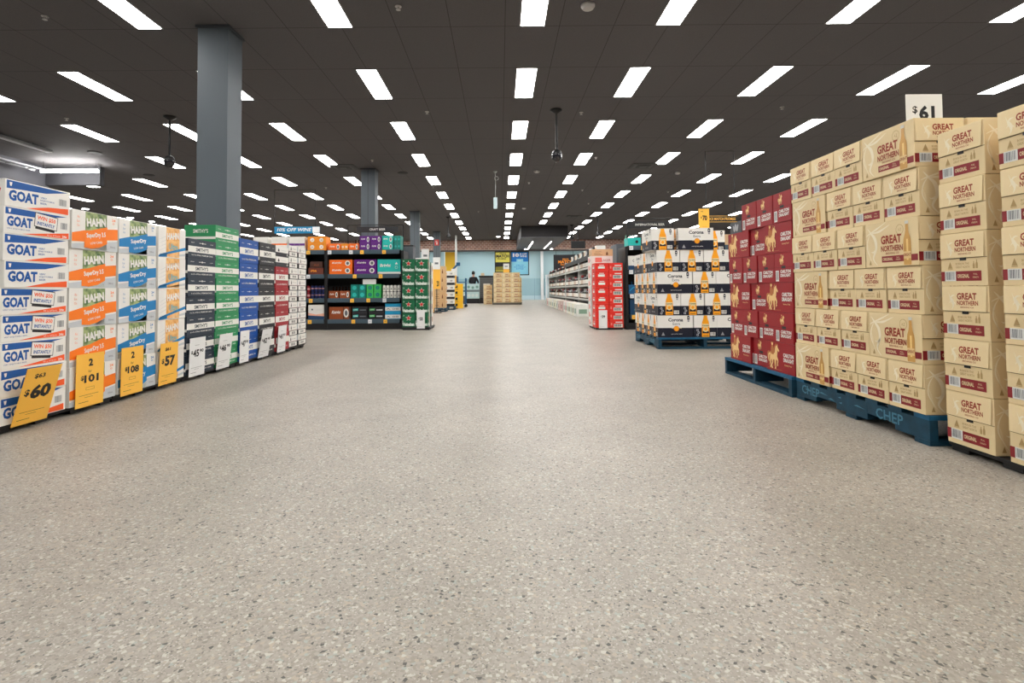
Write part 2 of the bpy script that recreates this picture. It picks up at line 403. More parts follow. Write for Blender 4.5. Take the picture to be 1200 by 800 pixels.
for i, x in enumerate((1.68, 2.63)):
    e = empty('strip_light', (x, 29.6, 3.19))
    part(MB().box(-.045, .045, -1.55, 3.3, 0, .009, FRAME), 'housing', e)
    for j in range(5): part(MB().box(-.02, .02, -1.5 + j * .96, -.62 + j * .96, -.008, 0, DIFF), 'tube', e)
    tag(e, 'line of small lights under the grey bulkhead, %s of two' % ('left' if i == 0 else 'right'), 'light', 'strip lights under the bulkhead')

def dome_camera(x, y, drop, label):
    e = empty('dome_camera', (x, y, CEIL)); g = mat('smoked_dome', (30, 30, 34), .12, spec=.8)
    part(MB().lathe([(.10, -.001), (.10, -.02), (.05, -.05), (.018, -.07)], BLACK), 'ceiling_mount', e, True)
    part(MB().tube([(0, 0, -.05), (0, 0, -drop + .1)], .018, BLACK), 'pole', e, True)
    hs = part(MB().lathe([(.02, -drop + .13), (.06, -drop + .11), (.085, -drop + .06), (.085, -drop + .03)], BLACK), 'housing', e, True)
    part(MB().lathe([(.088, -drop + .045), (.088, -drop + .03), (.082, -drop)] + [(.08 * math.cos(a), -drop - .08 * math.sin(a)) for a in (.3, .6, .9, 1.2, 1.5)], g), 'dome', hs, True)
    tag(e, label, 'security camera', 'dome cameras hanging from the ceiling')
dome_camera(-5.6, 9.35, .80, 'black dome camera on a pole beside the nearest grey pillar')
dome_camera(.96, 9.15, .80, 'black dome camera on a pole hanging right of the aisle centre')
dome_camera(-2.08, 22.5, .82, 'small black dome camera on a pole before the red wall notice')
dome_camera(3.98, 22.4, .80, 'small black dome camera on a pole above the wine racks')
dome_camera(3.35, 25.6, .62, 'small black dome camera near the hanging screen')

def sprinkler(x, y, big=0):
    m = MB()
    w = mat('detector_white', (190, 188, 186), .5)
    if big == 0: m.lathe([(.035, 0), (.035, -.006), (.012, -.012), (.012, -.03), (.025, -.035), (.025, -.038)], w, n=12)
    elif big == 1: m.lathe([(.075, 0), (.075, -.02), (.055, -.045), (.02, -.05)], w, n=18)
    else: m.lathe([(.13, 0), (.13, -.01), (.11, -.014), (.02, -.014)], mat('speaker_grille', (40, 40, 42), .7), n=22)
    return m
sprl = [(-4.9, 5.9, 0), (-1.05, 5.75, 0), (.95, 5.75, 1), (-7.4, 9.4, 0), (1.4, 9.3, 0), (-1.2, 9.2, 0), (4.7, 9.1, 0), (-2.9, 12.6, 0), (2.2, 12.5, 0), (.95, 13.9, 1), (.83, 15.4, 0), (-5.0, 15.9, 0), (2.5, 16.6, 0),
        (-1.9, 15.9, 0), (-8.6, 11.7, 2), (-8.9, 14.0, 2), (-2.45, 14.0, 2), (-4.2, 18.4, 1), (4.6, 14.2, 1), (.9, 20.2, 1), (-.8, 21, 0), (5.2, 17.0, 0), (-6.6, 13.4, 0), (3.1, 19.2, 0)]
nm = ['small ceiling sprinkler head', 'white round smoke detector on the ceiling', 'black round ceiling speaker grille']
for i, (x, y, b) in enumerate(sprl):
    side = 'left' if x < 0 else 'right'
    before = sum(1 for q in sprl if q[2] == b and (q[0] < 0) == (x < 0) and q[1] < y) + 1
    o = sprinkler(x, y, b).build(['sprinkler_head', 'smoke_detector', 'ceiling_speaker'][b], loc=(x, y, CEIL - .0005))
    tag(o, '%s, %s nearest on the %s half' % (nm[b], ORD[before], side), ['sprinkler', 'smoke detector', 'speaker'][b], ['sprinkler heads', 'smoke detectors', 'ceiling speakers'][b])
for i, (x, y) in enumerate(((-.08, 31.0), (-14.7, 19.6), (-14.7, 22.0), (-14.6, 23.2))):
    tag(MB().lathe([(.11, 0), (.11, -.01), (.02, -.012)], DIFF, n=18).build('downlight', loc=(x, y, CEIL - .0005)), 'round bright downlight %s' % ('just before the brick header' if i == 0 else 'far over the shelving at one side, %s from the camera' % ORD[i]), 'ceiling light', 'round downlights')
def diffuser(x, y, s, label):
    m = MB().box(-s, s, -s, s, -.012, 0, mat('vent_dark', (56, 55, 56), .6))
    for i in range(1, 4):
        q = s * (1 - i * .24); m.box(-q, q, -q, q, -.012 - i * .006, -.012 - (i - 1) * .006, mat('vent_mid%d' % (i % 2), (44 + 30 * (i % 2),) * 3, .6))
    tag(m.build('air_vent', loc=(x, y, CEIL - .0005)), label, 'vent', 'ceiling air vents')
diffuser(-3.75, 13.3, .3, 'dark square ceiling air vent left of the second pillar')
diffuser(3.5, 13.4, .3, 'dark square ceiling air vent right of the middle')
diffuser(3.05, 22.6, .3, 'far dark square ceiling air vent before the bulkhead')
def pull_cord():
    e = empty('hanging_pull_tag', (-.1, 13.9, CEIL)); w = mat('cord_white', (196, 200, 198), .5)
    part(MB().lathe([(.05, -.001), (.05, -.012), (.02, -.05)], w, n=12), 'ceiling_rose', e)
    part(MB().tube([(0, 0, -.04), (0.01, 0, -.4), (0, 0, -.66)], .006, w), 'cord', e)
    part(MB().tube([(.03 + .05 * math.cos(a), 0, -.18 + .05 * math.sin(a)) for a in [i * .6283 for i in range(11)]], .006, w, caps=False), 'cord_loop', e)
    part(MB().box(-.05, .05, -.012, .012, -.95, -.66, mat('tag_blue_white', (200, 222, 226), .4), .01), 'tag', e)
    tag(e, 'small white tag hanging on a cord over the aisle', 'hanging tag')
pull_cord()

# ------------------------------------------------------------------ pallets
def blue_pallet(name, x0, x1, y0, y1, axis, label, words=True):
    e = empty(name, ((x0 + x1) / 2, (y0 + y1) / 2, 0), 0 if axis == 'y' else math.pi / 2)
    b = mat('pallet_blue', (10, 58, 78), .65, noise=.28, nscale=14, bump=.3); b2 = mat('pallet_blue_light', (18, 88, 124), .65, noise=.25, nscale=18)
    wt = mat('pallet_scuff', (62, 116, 138), .6)
    W = x1 - x0; L = y1 - y0
    if axis == 'x': W, L = L, W
    for i, cx in enumerate((-W / 2 + .022, 0, W / 2 - .022)):
        m = MB().box(cx - .02, cx + .02, -L / 2 + .002, -L * .30, .022, .118, b, .003).box(cx - .02, cx + .02, -L * .30, -L * .12, .055, .118, b, .003)
        m.box(cx - .02, cx + .02, -L * .12, L * .12, .022, .118, b, .003).box(cx - .02, cx + .02, L * .12, L * .30, .055, .118, b, .003).box(cx - .02, cx + .02, L * .30, L / 2 - .002, .022, .118, b, .003)
        if words and i != 1:
            sgn = -1 if i == 0 else 1
            F = Face(m, (cx + sgn * .0201, L / 2 if i == 0 else -L / 2, .02), (0, -1 if i == 0 else 1, 0), (0, 0, 1), L, .1)
            F.text('CHEP', L * .06, .03, .2, .055, wt, 2, .02); F.text('CHEP', L * .68, .03, .2, .055, wt, 2, .02)
            for j in range(7):
                xx = random.uniform(.05, L - .15); yy = random.uniform(.04, .08); F.poly([(xx, yy), (xx + random.uniform(.02, .1), yy - .004), (xx + .03, yy + .008)], wt, 2)
        part(m, 'bearer', e)
    n = 7
    for i in range(n):
        cy = -L / 2 + .05 + i * (L - .1) / (n - 1); part(MB().box(-W / 2, W / 2, cy - .048, cy + .048, .118, .140, b2 if i in (0, n - 1) else b, .002), 'deck_board', e)
    for cy in (-L / 2 + .05, 0, L / 2 - .05): part(MB().box(-W / 2, W / 2, cy - .048, cy + .048, 0, .022, b, .002), 'bottom_board', e)
    return tag(e, label, 'pallet', 'blue wooden pallets')
blue_pallet('wooden_pallet', 1.99, 3.12, 2.60, 3.762, 'y', 'scuffed blue pallet under the large cream carton stack')
blue_pallet('wooden_pallet', 1.965, 3.08, 3.775, 4.89, 'x', 'blue pallet under the red carton stack', False)
blue_pallet('wooden_pallet', 1.945, 3.11, 6.86, 8.02, 'y', 'blue pallet under the white and navy carton stack')

def plastic_base(x0, x1, y0, y1, h, label):
    e = empty('plastic_pallet', ((x0 + x1) / 2, (y0 + y1) / 2, 0)); W = (x1 - x0) / 2; L = (y1 - y0) / 2
    part(MB().box(-W, W, -L, L, h * .55, h, BLACKP, .004), 'deck', e)
    nb = max(3, int(round(L * 2 / .27)) + 1)
    for i in range(nb):
        cy = -L + .05 + i * (2 * L - .1) / (nb - 1)
        part(MB().box(-W + .01, W - .01, cy - .045, cy + .045, 0, h * .55, BLACKP, .004), 'foot', e)
    return tag(e, label, 'pallet', 'low black plastic pallets')
plastic_base(2.045, 2.40, 1.95, 2.56, .04, 'low black plastic base under the two narrow cream carton columns')
for i, (a, b, w) in enumerate(((2.92, 3.79, 'under the two leftmost stacks'), (3.80, 4.62, 'under the blue ribbon and orange panel cartons'), (4.63, 5.565, 'under the navy and green cartons'), (5.575, 6.46, 'under the bright blue and black cartons'), (6.47, 7.5, 'under the red and small white cartons'))):
    plastic_base(-3.05, -2.64, a, b, .045, 'low black plastic base ' + w)

# ------------------------------------------------------------------ cream cartons
CREAM = mat('cream_card', (226, 204, 158), .55, noise=.035, nscale=5)
CREAM2 = mat('cream_card_pale', (232, 210, 164), .55)
SWIRL = mat('cream_swirl', (240, 228, 200), .5); SWIRL2 = mat('cream_swirl_soft', (232, 214, 174), .5)
MAROON = mat('maroon_ink', (136, 30, 36), .5); RUST = mat('rust_ink', (150, 50, 26), .5); TAN = mat('tan_ink', (176, 146, 96), .5)
GOLDB = mat('gold_bottle', (206, 156, 82), .35); SILV = mat('silver_cap', (206, 206, 196), .4); GOLDL = mat('gold_light', (240, 206, 130), .4)
def marlin(F, x, y, s, k=3):
    F.stroke([(x, y + s * 1.0), (x + .1 * s, y + .72 * s), (x + .2 * s, y + .56 * s), (x + .33 * s, y + .34 * s), (x + .34 * s, y + .1 * s), (x + .24 * s, y - .08 * s)], [.004 * s, .05 * s, .2 * s, .22 * s, .1 * s, .02 * s], SWIRL, k)
    F.stroke([(x + .14 * s, y + .62 * s), (x + .3 * s, y + .78 * s), (x + .52 * s, y + .80 * s)], [.1 * s, .1 * s, .01 * s], SWIRL, k)
    F.stroke([(x + .3 * s, y + .4 * s), (x + .5 * s, y + .3 * s), (x + .52 * s, y + .2 * s)], [.08 * s, .05 * s, .01 * s], SWIRL, k)
    F.stroke([(x + .18 * s, y + .45 * s), (x + .04 * s, y + .3 * s)], [.08 * s, .01 * s], SWIRL, k)
def cream_long(F):
    w, h = F.w, F.h
    # printed marlin with spray
    F.stroke([(w * .02, h * .72), (w * .10, h * .78), (w * .24, h * .86), (w * .42, h * .98)], [.002, .006, .009, .001], SWIRL, 1)
    F.stroke([(w * .05, h * .9), (w * .12, h * .78), (w * .20, h * .64), (w * .22, h * .42), (w * .16, h * .2), (w * .24, h * .04)], [.001, .010, .020, .016, .010, .002], SWIRL, 2)
    F.stroke([(w * .03, h * .6), (w * .07, h * .4), (w * .10, h * .2), (w * .2, h * .03)], [.002, .008, .006, .001], SWIRL2, 1)
    F.stroke([(w * .12, h * .8), (w * .05, h * .62), (w * .04, h * .4), (w * .13, h * .14)], [.001, .006, .006, .002], SWIRL, 1)
    F.stroke([(w * .15, h * .78), (w * .3, h * .8), (w * .5, h * .92)], [.006, .012, .001], SWIRL, 2)
    F.stroke([(w * .22, h * .4), (w * .16, h * .34), (w * .12, h * .36)], [.012, .008, .001], SWIRL, 2)
    F.text('GREAT', w * .32, h * .50, w * .39, h * .19, RUST, 3, .035); F.text('NORTHERN', w * .32, h * .335, w * .41, h * .13, RUST, 3, .03)
    F.text('BREWING CO', w * .41, h * .27, w * .25, h * .045, RUST, 3, .01)
    F.rect(w * .33, h * .10, w * .985, h * .235, MAROON, 2); F.text('ORIGINAL', w * .35, h * .135, w * .19, h * .065, CREAM2, 3, .02)
    F.text('FULL', w * .61, h * .175, w * .06, h * .03, CREAM2, 3); F.text('STRENGTH', w * .60, h * .13, w * .08, h * .03, CREAM2, 3)
    F.ring(w * .68, h * .78, h * .11, .0022, TAN, 2); F.text('A.Z', w * .65, h * .75, w * .06, h * .06, TAN, 2)
    F.bottle(w * .81, h * .02, h * .92, h * .108, GOLDB, 4, SILV); F.rect(w * .81 - h * .02, h * .12, w * .81 + h * .03, h * .56, GOLDL, 5)
    F.rect(w * .81 - h * .104, h * .15, w * .81 + h * .104, h * .30, mat('bottle_label', (228, 196, 136), .5), 6); F.text('GREAT', w * .81 - h * .1, h * .2, h * .2, h * .06, RUST, 7, .02)
    F.poly([(w * .07, h * .06), (w * .12, h * .06), (w * .095, h * .17)], TAN, 2)
    F.ring(w * .04, h * .55, h * .0, .001, TAN, 2, 3) if False else None
def cream_end_lower(F):
    w, h = F.w, F.h
    F.rect(0, h * .515, w, h * .525, mat('card_seam', (96, 78, 56), .8), 1)
    F.rect(0.0, h * .09, w * .88, h * .275, MAROON, 2)
    F.barcode(w * .09, h * .09, w * .25, h * .19, mat('grey_ink', (104, 108, 112), .5), mat('barcode_white', (224, 224, 220), .5), 3)
    F.text('ORIGINAL', w * .37, h * .145, w * .26, h * .075, CREAM2, 3, .02)
    F.text('FULL', w * .72, h * .2, w * .08, h * .03, CREAM2, 3); F.text('STRENGTH', w * .70, h * .14, w * .12, h * .03, CREAM2, 3)
    F.text('BORN IN THE', w * .34, h * .395, w * .29, h * .04, TAN, 2, .01); F.text('GREAT NORTH', w * .34, h * .33, w * .30, h * .045, TAN, 2, .01)
    F.poly([(w * .16, h * .33), (w * .27, h * .33), (w * .215, h * .46)], TAN, 2); F.rect(w * .16, h * .31, w * .27, h * .322, TAN, 2)
    F.bottle(w * .73, h * .32, h * .13, w * .022, TAN, 2); F.bottle(w * .79, h * .32, h * .16, w * .022, TAN, 2)
def cream_flap(F0, W, H):
    """a separate upper flap with the printed name, hinged at the top edge and standing a little proud"""
    mb = MB(); w = W * .93; hh = H * .455
    lift = random.uniform(.002, .006)
    o = F0.o + F0.u * (W * .02) + F0.v * (H * .53); n = F0.n
    a = o + n * (.001 + lift); b = o + F0.u * w + n * (.001 + lift * .9); c = o + F0.u * (w * 1.02) + F0.v * hh + n * .001; d = o - F0.u * .002 + F0.v * hh + n * .001
    t = n * .0025
    vs = [a, b, c, d, a + t, b + t, c + t, d + t]
    mb.add([v[:] for v in vs], [(3, 2, 1, 0), (4, 5, 6, 7), (0, 1, 5, 4), (1, 2, 6, 5), (2, 3, 7, 6), (3, 0, 4, 7)], CREAM2)
    vdir = (d - a).normalized(); F = Face(mb, a + t, F0.u, vdir, w, hh)
    marlin(F, w * .16, hh * .12, hh * .66, 1)
    F.text('GREAT', w * .36, hh * .47, w * .45, hh * .28, RUST, 1, .035); F.text('NORTHERN', w * .36, hh * .24, w * .48, hh * .19, RUST, 1, .03)
    F.text('BREWING CO', w * .44, hh * .12, w * .30, hh * .07, RUST, 1, .01)
    return mb
GL, GW, GH = .395, .25, .234
def cream_proto():
    mb = MB(); L, W, H = GL - .020, GW - .008, GH - .0015
    mb.box(-L / 2, L / 2, -W / 2, W / 2, 0, H, CREAM, .003); F = faces(mb, L, W, H)
    cream_long(F['front']); cream_long(F['back']); cream_end_lower(F['left']); cream_end_lower(F['right'])
    F['top'].rect(.004, W / 2 - .001, L - .004, W / 2 + .001, mat('card_seam', (96, 78, 56), .8)); 
    root = mb.build('beer_carton')
    for k in ('left', 'right'):
        part(cream_flap(F[k], W, H), 'front_flap', root)
        s = MB(); f = F[k]; Fs = Face(s, f.o, f.u, f.v, f.w, f.h)
        o = f.o + f.u * (W * .44) + f.v * (H * .475)
        a, b = o, o + f.u * (W * .13) + f.v * (H * .055) + f.n * .002
        s.box(min(a.x, b.x), max(a.x, b.x), min(a.y, b.y), max(a.y, b.y), min(a.z, b.z), max(a.z, b.z), INK); part(s, 'handle_slot', root)
    return Proto(root)
CP = [cream_proto() for _ in range(3)]
def cream(x, y, z, rz, label, group):
    random.choice(CP).put((x + jit(.002), y + jit(.001), z), rz + math.radians(jit(.35)), label, 'beer carton', group)
def cream_pallet():
    X0, Y0 = 1.975, 2.605; S = GW * 3 + GL; g = 'cream cartons on the blue pallet'
    def lab(layer, i, side, long_):
        return 'cream carton %s, %s layer up, %s %s' % ('long side out' if long_ else 'end out', ORD[layer + 1], i, side)
    for layer in range(6):
        z = .142 + layer * GH; far_long = layer in (0, 2, 4); xo = X0 + jit(.006)
        # aisle side from the far end towards the camera
        y = Y0 + S
        seq = ('L', 'e', 'e', 'e') if far_long else ('e', 'e', 'e', 'L')
        for i, k in enumerate(seq):
            ln = GL if k == 'L' else GW; yc = y - ln / 2; y -= ln
            pos = ('farthest', 'second from far end', 'third from far end', 'nearest')[i]
            corner_near = (i == 3)
            if k == 'L': cream(xo + GW / 2, yc, z, -math.pi / 2, lab(layer, pos, 'on the aisle side', True), g)
            elif corner_near: cream(xo + GL / 2, yc, z, 0, lab(layer, pos, 'on the aisle side', False), g)
            else: cream(xo + GL / 2, yc, z, 0, lab(layer, pos, 'on the aisle side', False), g)
        # side facing the camera, beyond the corner carton
        if far_long:
            x = xo + GL; seq2 = ('e', 'e', 'e')
        else:
            x = xo + GW; seq2 = ('e', 'e', 'L')
        for i, k in enumerate(seq2):
            ln = GL if k == 'L' else GW; xc = x + ln / 2; x += ln
            l = 'cream carton %s, %s layer up, %s from the corner, facing camera' % ('long side out' if k == 'L' else 'end out', ORD[layer + 1], ORD[i + 2])
            if k == 'L': cream(xc, Y0 + GW / 2, z, 0, l, g)
            else: cream(xc, Y0 + GL / 2, z, -math.pi / 2, l, g)
cream_pallet()
for (yc, where) in ((2.425, 'column beside the pallet'), (2.115, 'column nearest the camera')):
    for i in range(6):
        cream(2.02 + GL / 2 + jit(.004), yc, .042 + i * GH, math.radians(jit(.8)), 'cream beer carton, %s from the floor in the narrow %s' % (ORD[i + 1], where), 'cream cartons in the narrow columns')

# ------------------------------------------------------------------ price cards
def price_card(name, w, h, paper, lines, loc, rz, label, lean=0.0, roll=0.0, t=.003, stand=False):
    """lines: (text, x0, y0, w, h, bold) in fractions of the card"""
    e = MB(); e.box(-w / 2, w / 2, -t, 0, 0, h, paper, .0008)
    F = Face(e, (-w / 2, -t, 0), (1, 0, 0), (0, 0, 1), w, h)
    for (s, x, y, ww, hh, bo) in lines:
        if s == '_': F.rect(x * w, y * h, (x + ww) * w, (y + hh) * h, INK, 1)
        elif s == '#': F.rect(x * w, y * h, (x + ww) * w, (y + hh) * h, bo, 1)
        else: F.text(s, x * w, y * h, ww * w, hh * h, INK, 2, bo)
    o = e.build(name, loc=loc); o.rotation_euler = (lean, roll, rz)
    return tag(o, label, 'price sign')
SMALL = [('_', .12, .22, .7, .006, 0), ('_', .3, .175, .3, .005, 0), ('_', .1, .09, .35, .008, 0)]
def yl(was, price): return [(was, .26, .80, .3, .09, .03), ('$', .1, .50, .14, .13, .03), (price, .27, .44, .58, .25, .05)] + SMALL
def y2(price): return [('2', .42, .76, .16, .14, .04), ('for', .42, .64, .12, .05, .0), ('$', .16, .50, .11, .09, .03), (price, .28, .45, .52, .15, .04), ('_', .35, .36, .3, .004, 0), ('_', .35, .31, .3, .004, 0), ('_', .35, .31, .008, .05, 0), ('_', .642, .31, .008, .05, 0)] + SMALL
def wl(a, b): return [('_', .3, .80, .3, .006, 0), ('$', .08, .58, .12, .09, .03), (a, .21, .50, .38, .19, .04), (b, .62, .60, .26, .09, .03)] + SMALL
tags_l = [(2.966, 3.20, .32, YELLOW, yl('$63', '60'), .085, 'yellow sloping price sign reading 60 dollars'), (3.412, 3.65, .33, YELLOW, y2('101'), 0.004, 'yellow price sign before the orange ribbon cartons, reading 2 for 101 dollars'),
          (3.817, 4.05, .33, YELLOW, y2('108'), .004, 'yellow price sign before the blue ribbon cartons, reading 2 for 108 dollars'), (4.238, 4.468, .32, YELLOW, yl('$61', '57'), .015, 'yellow price sign reading 57 dollars'),
          (4.648, 4.89, .325, PAPER, wl('45', '90'), .01, 'white price sign before the navy striped cartons'), (5.092, 5.335, .325, PAPER, wl('46', '90'), .035, 'white price sign before the green striped cartons'),
          (5.55, 5.745, .32, PAPER, wl('47', '90'), .01, 'white price sign before the bright blue cartons'), (5.966, 6.228, .31, PAPER, wl('42', '90'), .055, 'white sloping price sign before the black striped cartons'),
          (6.478, 6.721, .31, PAPER, wl('41', '90'), .02, 'white price sign before the red striped cartons')]
for (a, b, h, p, ln, lean, lab) in tags_l:
    price_card('price_sign', b - a, h, p, ln, (-2.602, (a + b) / 2, .032), math.pi / 2, lab, lean=math.asin(lean / h) if False else 0).rotation_euler = Matrix.Rotation(math.pi / 2, 3, 'Z').to_4x4().to_3x3().to_euler() if lean < .001 else (Matrix.Rotation(math.pi / 2, 3, 'Z') @ Matrix.Rotation(math.asin(lean / h), 3, 'X')).to_euler()
s61 = price_card('price_sign', .2, .25, PAPER, [('$', .17, .56, .14, .18, .02), ('61', .35, .43, .43, .32, .045)] + SMALL[:1], (2.34, 3.02, 1.549), 0, 'white price sign reading 61 dollars above the cream cartons')
s70 = price_card('price_sign', .135, .262, YELLOW, [('WAS', .2, .84, .25, .05, .02), ('$', .2, .52, .12, .10, .03), ('70', .36, .42, .44, .26, .05), ('_', .3, .12, .5, .006, 0)], (2.60, 7.03, 1.494), 0, 'yellow price sign reading 70 dollars on the white cartons')
# ------------------------------------------------------------------ red cartons
RED = mat('red_card', (150, 16, 26), .55, noise=.05, nscale=6); GOLD = mat('gold_print', (240, 202, 138), .5); GOLDD = mat('gold_shade', (186, 112, 56), .5); GOLDP = mat('gold_pale', (244, 214, 158), .5)
def horse(F, x, y, s, body, k=2, rider=None):
    def S(p): return [(x + a * s, y + b * s) for a, b in p]
    F.poly(S([(.16, .46), (.24, .66), (.42, .64), (.62, .68), (.78, .60), (.80, .46), (.68, .38), (.30, .38)]), body, k)     # trunk
    F.poly(S([(.60, .66), (.66, .88), (.76, 1.0), (.84, 1.02), (.84, .94), (.98, .80), (.94, .74), (.84, .80), (.80, .58)]), body, k)   # neck and head
    F.poly(S([(.78, 1.0), (.80, 1.08), (.84, 1.0)]), body, k)
    F.stroke(S([(.20, .62), (.10, .58), (.06, .40), (.10, .26)]), [.08 * s, .09 * s, .07 * s, .02 * s], body, k + 1, 3)   # tail
    for pts in ([(.26, .46), (.20, .30), (.26, .16), (.22, .02)], [(.38, .44), (.40, .26), (.34, .14), (.38, .0)], [(.64, .46), (.62, .26), (.66, .12), (.62, .0)], [(.74, .50), (.84, .36), (.80, .22), (.84, .16)]):
        F.stroke(S(pts), [.14 * s, .09 * s, .06 * s, .11 * s], body, k + 1, 3)
def team(F, x, y, s, k=1):
    horse(F, x - .08 * s, y + .10 * s, s * .95, GOLDD, k)
    horse(F, x, y, s, GOLD, k + 2)
    F.stroke([(x + .62 * s, y + .62 * s), (x + .7 * s, y + .92 * s), (x + .8 * s, y + 1.0 * s)], [.04 * s, .05 * s, .02 * s], GOLDP, k + 5, 3)
    # driver
    F.poly([(x + .30 * s, y + .60 * s), (x + .52 * s, y + .60 * s), (x + .54 * s, y + .86 * s), (x + .46 * s, y + 1.0 * s), (x + .34 * s, y + 1.0 * s), (x + .28 * s, y + .84 * s)], GOLDD, k + 4)
    F.disc(x + .41 * s, y + 1.06 * s, .075 * s, GOLD, k + 5, 12); F.rect(x + .3 * s, y + 1.1 * s, x + .52 * s, y + 1.13 * s, GOLDD, k + 6)
def red_long(F):
    w, h = F.w, F.h
    team(F, w * .05, h * .08, h * .80); F.text('CARLTON', w * .62, h * .54, w * .35, h * .13, WHITE, 2, .04); F.text('DRAUGHT', w * .62, h * .38, w * .35, h * .13, WHITE, 2, .04)
    F.text('Brewery Fresh', w * .66, h * .24, w * .24, h * .07, GOLD, 2); F.rect(w * .04, h * .075, w * .56, h * .085, GOLDD, 2)
def red_end(F):
    w, h = F.w, F.h
    F.rect(0, h * .50, w, h * .507, mat('red_dark', (96, 10, 16), .6), 1)
    team(F, w * .30, h * .60, h * .30); F.rect(w * .40, h * .47, w * .62, h * .555, INK, 3)
    F.text('CARLTON', w * .33, h * .31, w * .56, h * .11, WHITE, 2, .04); F.text('DRAUGHT', w * .33, h * .18, w * .56, h * .11, WHITE, 2, .04)
    F.barcode(w * .06, h * .04, w * .18, h * .36, mat('grey_ink', (104, 108, 112), .5), WHITE, 2, 6)
CL, CW, CH = .388, .26, .2125
RP = proto(carton(CL - .006, CW - .006, CH - .0015, RED, red_long, red_end))
def red_pallet():
    X0, Y1 = 1.985, 4.802; g = 'red cartons on the blue pallet'
    for layer in range(6):
        z = .142 + layer * CH; seq = ('L', 'e', 'L') if layer in (0, 2, 4) else (('e',) * 4 if layer < 5 else ('e',) * 3)
        y = Y1 + jit(.004); n = len(seq)
        if layer in (0, 2, 4): seq = ('L', 'e', 'L')
        if layer == 5: y = 4.53
        for i, k in enumerate(seq):
            ln = CL if k == 'L' else CW; yc = y - ln / 2; y -= ln
            pos = 'farthest' if i == 0 else ('nearest' if i == n - 1 else ORD[i + 1] + ' from the far end')
            l = 'red carton with %s, %s layer up, %s' % ('large horse' if k == 'L' else 'small horse', ORD[layer + 1], pos)
            rec = .015 if (k == 'e' and layer in (0, 2, 4)) else 0
            if k == 'L': RP.put((X0 + CW / 2 + jit(.004), yc, z), -math.pi / 2 + math.radians(jit(.8)), l, 'beer carton', g)
            else: RP.put((X0 + CL / 2 + rec + jit(.004), yc, z), math.radians(jit(.8)), l, 'beer carton', g)
        # cartons on the side turned to the camera, glimpsed past the corner
    for layer in range(6):
        RP.put((X0 + CL + CL / 2 + .02, 4.79 - CW / 2, .142 + layer * CH), 0, 'red beer carton in the second column behind the red stack, %s layer up' % ORD[layer + 1], 'beer carton', g) if layer < 3 else None
red_pallet()
def grey_end(F):
    F.stroke([(F.w * .3, F.h * .7), (F.w * .4, F.h * .3), (F.w * .5, F.h * .7), (F.w * .62, F.h * .3), (F.w * .72, F.h * .75)], [.02, .03, .03, .03, .02], mat('silver_print', (170, 174, 176), .4), 2)
tag(carton(.3, .22, .10, mat('dark_grey_card', (70, 72, 76), .5), grey_end, grey_end).build('beer_carton', loc=(2.165, 4.72, .142 + 5 * CH + .001)), 'dark grey carton lying behind the topmost red cartons', 'beer carton')

# ------------------------------------------------------------------ white and navy cartons
NAVY = mat('navy_card', (16, 20, 38), .5); AMB = mat('amber_print', (248, 164, 18), .45); AMBD = mat('amber_deep', (224, 120, 10), .45); LAB = mat('label_cream', (236, 214, 160), .5)
def cor_base(F): F.rect(0, 0, F.w, F.h * .43, NAVY, 1); F.rect(0, F.h * .985, F.w, F.h, mat('white_edge', (198, 196, 190), .6), 1)
def badge(F, x, y, s):
    F.rect(x, y, x + s * .8, y + s * .9, NAVY, 2); F.disc(x + s * .4, y + s * .9, s * .4, NAVY, 2, 14); F.disc(x + s * .4, y + s * .62, s * .2, WHITE, 3, 10)
    F.rect(x + .1 * s, y - s * .7, x + s * .7, y - s * .12, mat('mid_grey_ink', (150, 150, 152), .5), 2)
def cor_long(F):
    cor_base(F); w, h = F.w, F.h
    F.text('Corona', w * .30, h * .72, w * .42, h * .16, NAVY, 2, .03); F.text('Extra', w * .43, h * .56, w * .20, h * .12, NAVY, 2, .0)
    F.disc(w * .53, h * .40, h * .125, AMB, 3); F.ring(w * .53, h * .40, h * .125, .004, AMBD, 4)
    F.rect(w * .39, h * .405, w * .45, h * .425, LAB, 3); F.rect(w * .62, h * .405, w * .68, h * .425, LAB, 3)
    F.text('IMPORTED BEER', w * .38, h * .13, w * .32, h * .035, WHITE, 2); badge(F, w * .84, h * .80, h * .14)
    F.poly([(w * .1, h * .08), (w * .2, h * .08), (w * .15, h * .24)], mat('mid_grey_ink', (150, 150, 152), .5), 2)
def cor_end(F):
    cor_base(F); w, h = F.w, F.h
    bx, r = w * .50, w * .165
    pr = [(.01, .92), (.03, 1), (.52, 1), (.60, .97), (.70, .86), (.82, .62), (.90, .50), (.985, .46)]
    F.poly([(bx + r * b, h * a) for a, b in pr] + [(bx - r * b, h * a) for a, b in reversed(pr)], AMB, 3)
    F.rect(w * .38, h * .06, w * .62, h * .08, NAVY, 5); F.rect(w * .36, h * .17, w * .64, h * .27, NAVY, 4)
    F.rect(w * .355, h * .46, w * .645, h * .60, LAB, 5); F.text('Corona', w * .36, h * .50, w * .28, h * .07, NAVY, 6, .02); F.disc(w * .5, h * .36, w * .07, AMB, 6, 12); F.disc(w * .5, h * .36, w * .12, LAB, 5, 12)
    F.rect(w * .40, h * .90, w * .60, h * .996, AMBD, 5) if False else None
    badge(F, w * .80, h * .80, h * .13)
    for i in range(3): F.ring(w * .15 + (i % 2) * w * .05, h * (.32 - .11 * i), w * .05, .006, mat('pale_ink', (190, 192, 196), .5), 2, 10)
    F.barcode(w * .70, h * .06, w * .22, h * .16, INK, WHITE, 2, 7)
KL, KW, KH = .44, .29, .271
def cor_proto(cut):
    return proto(carton(KL - .006, KW - .006, KH - .0015, WHITE, cor_long, cor_end))
KP = cor_proto(0)
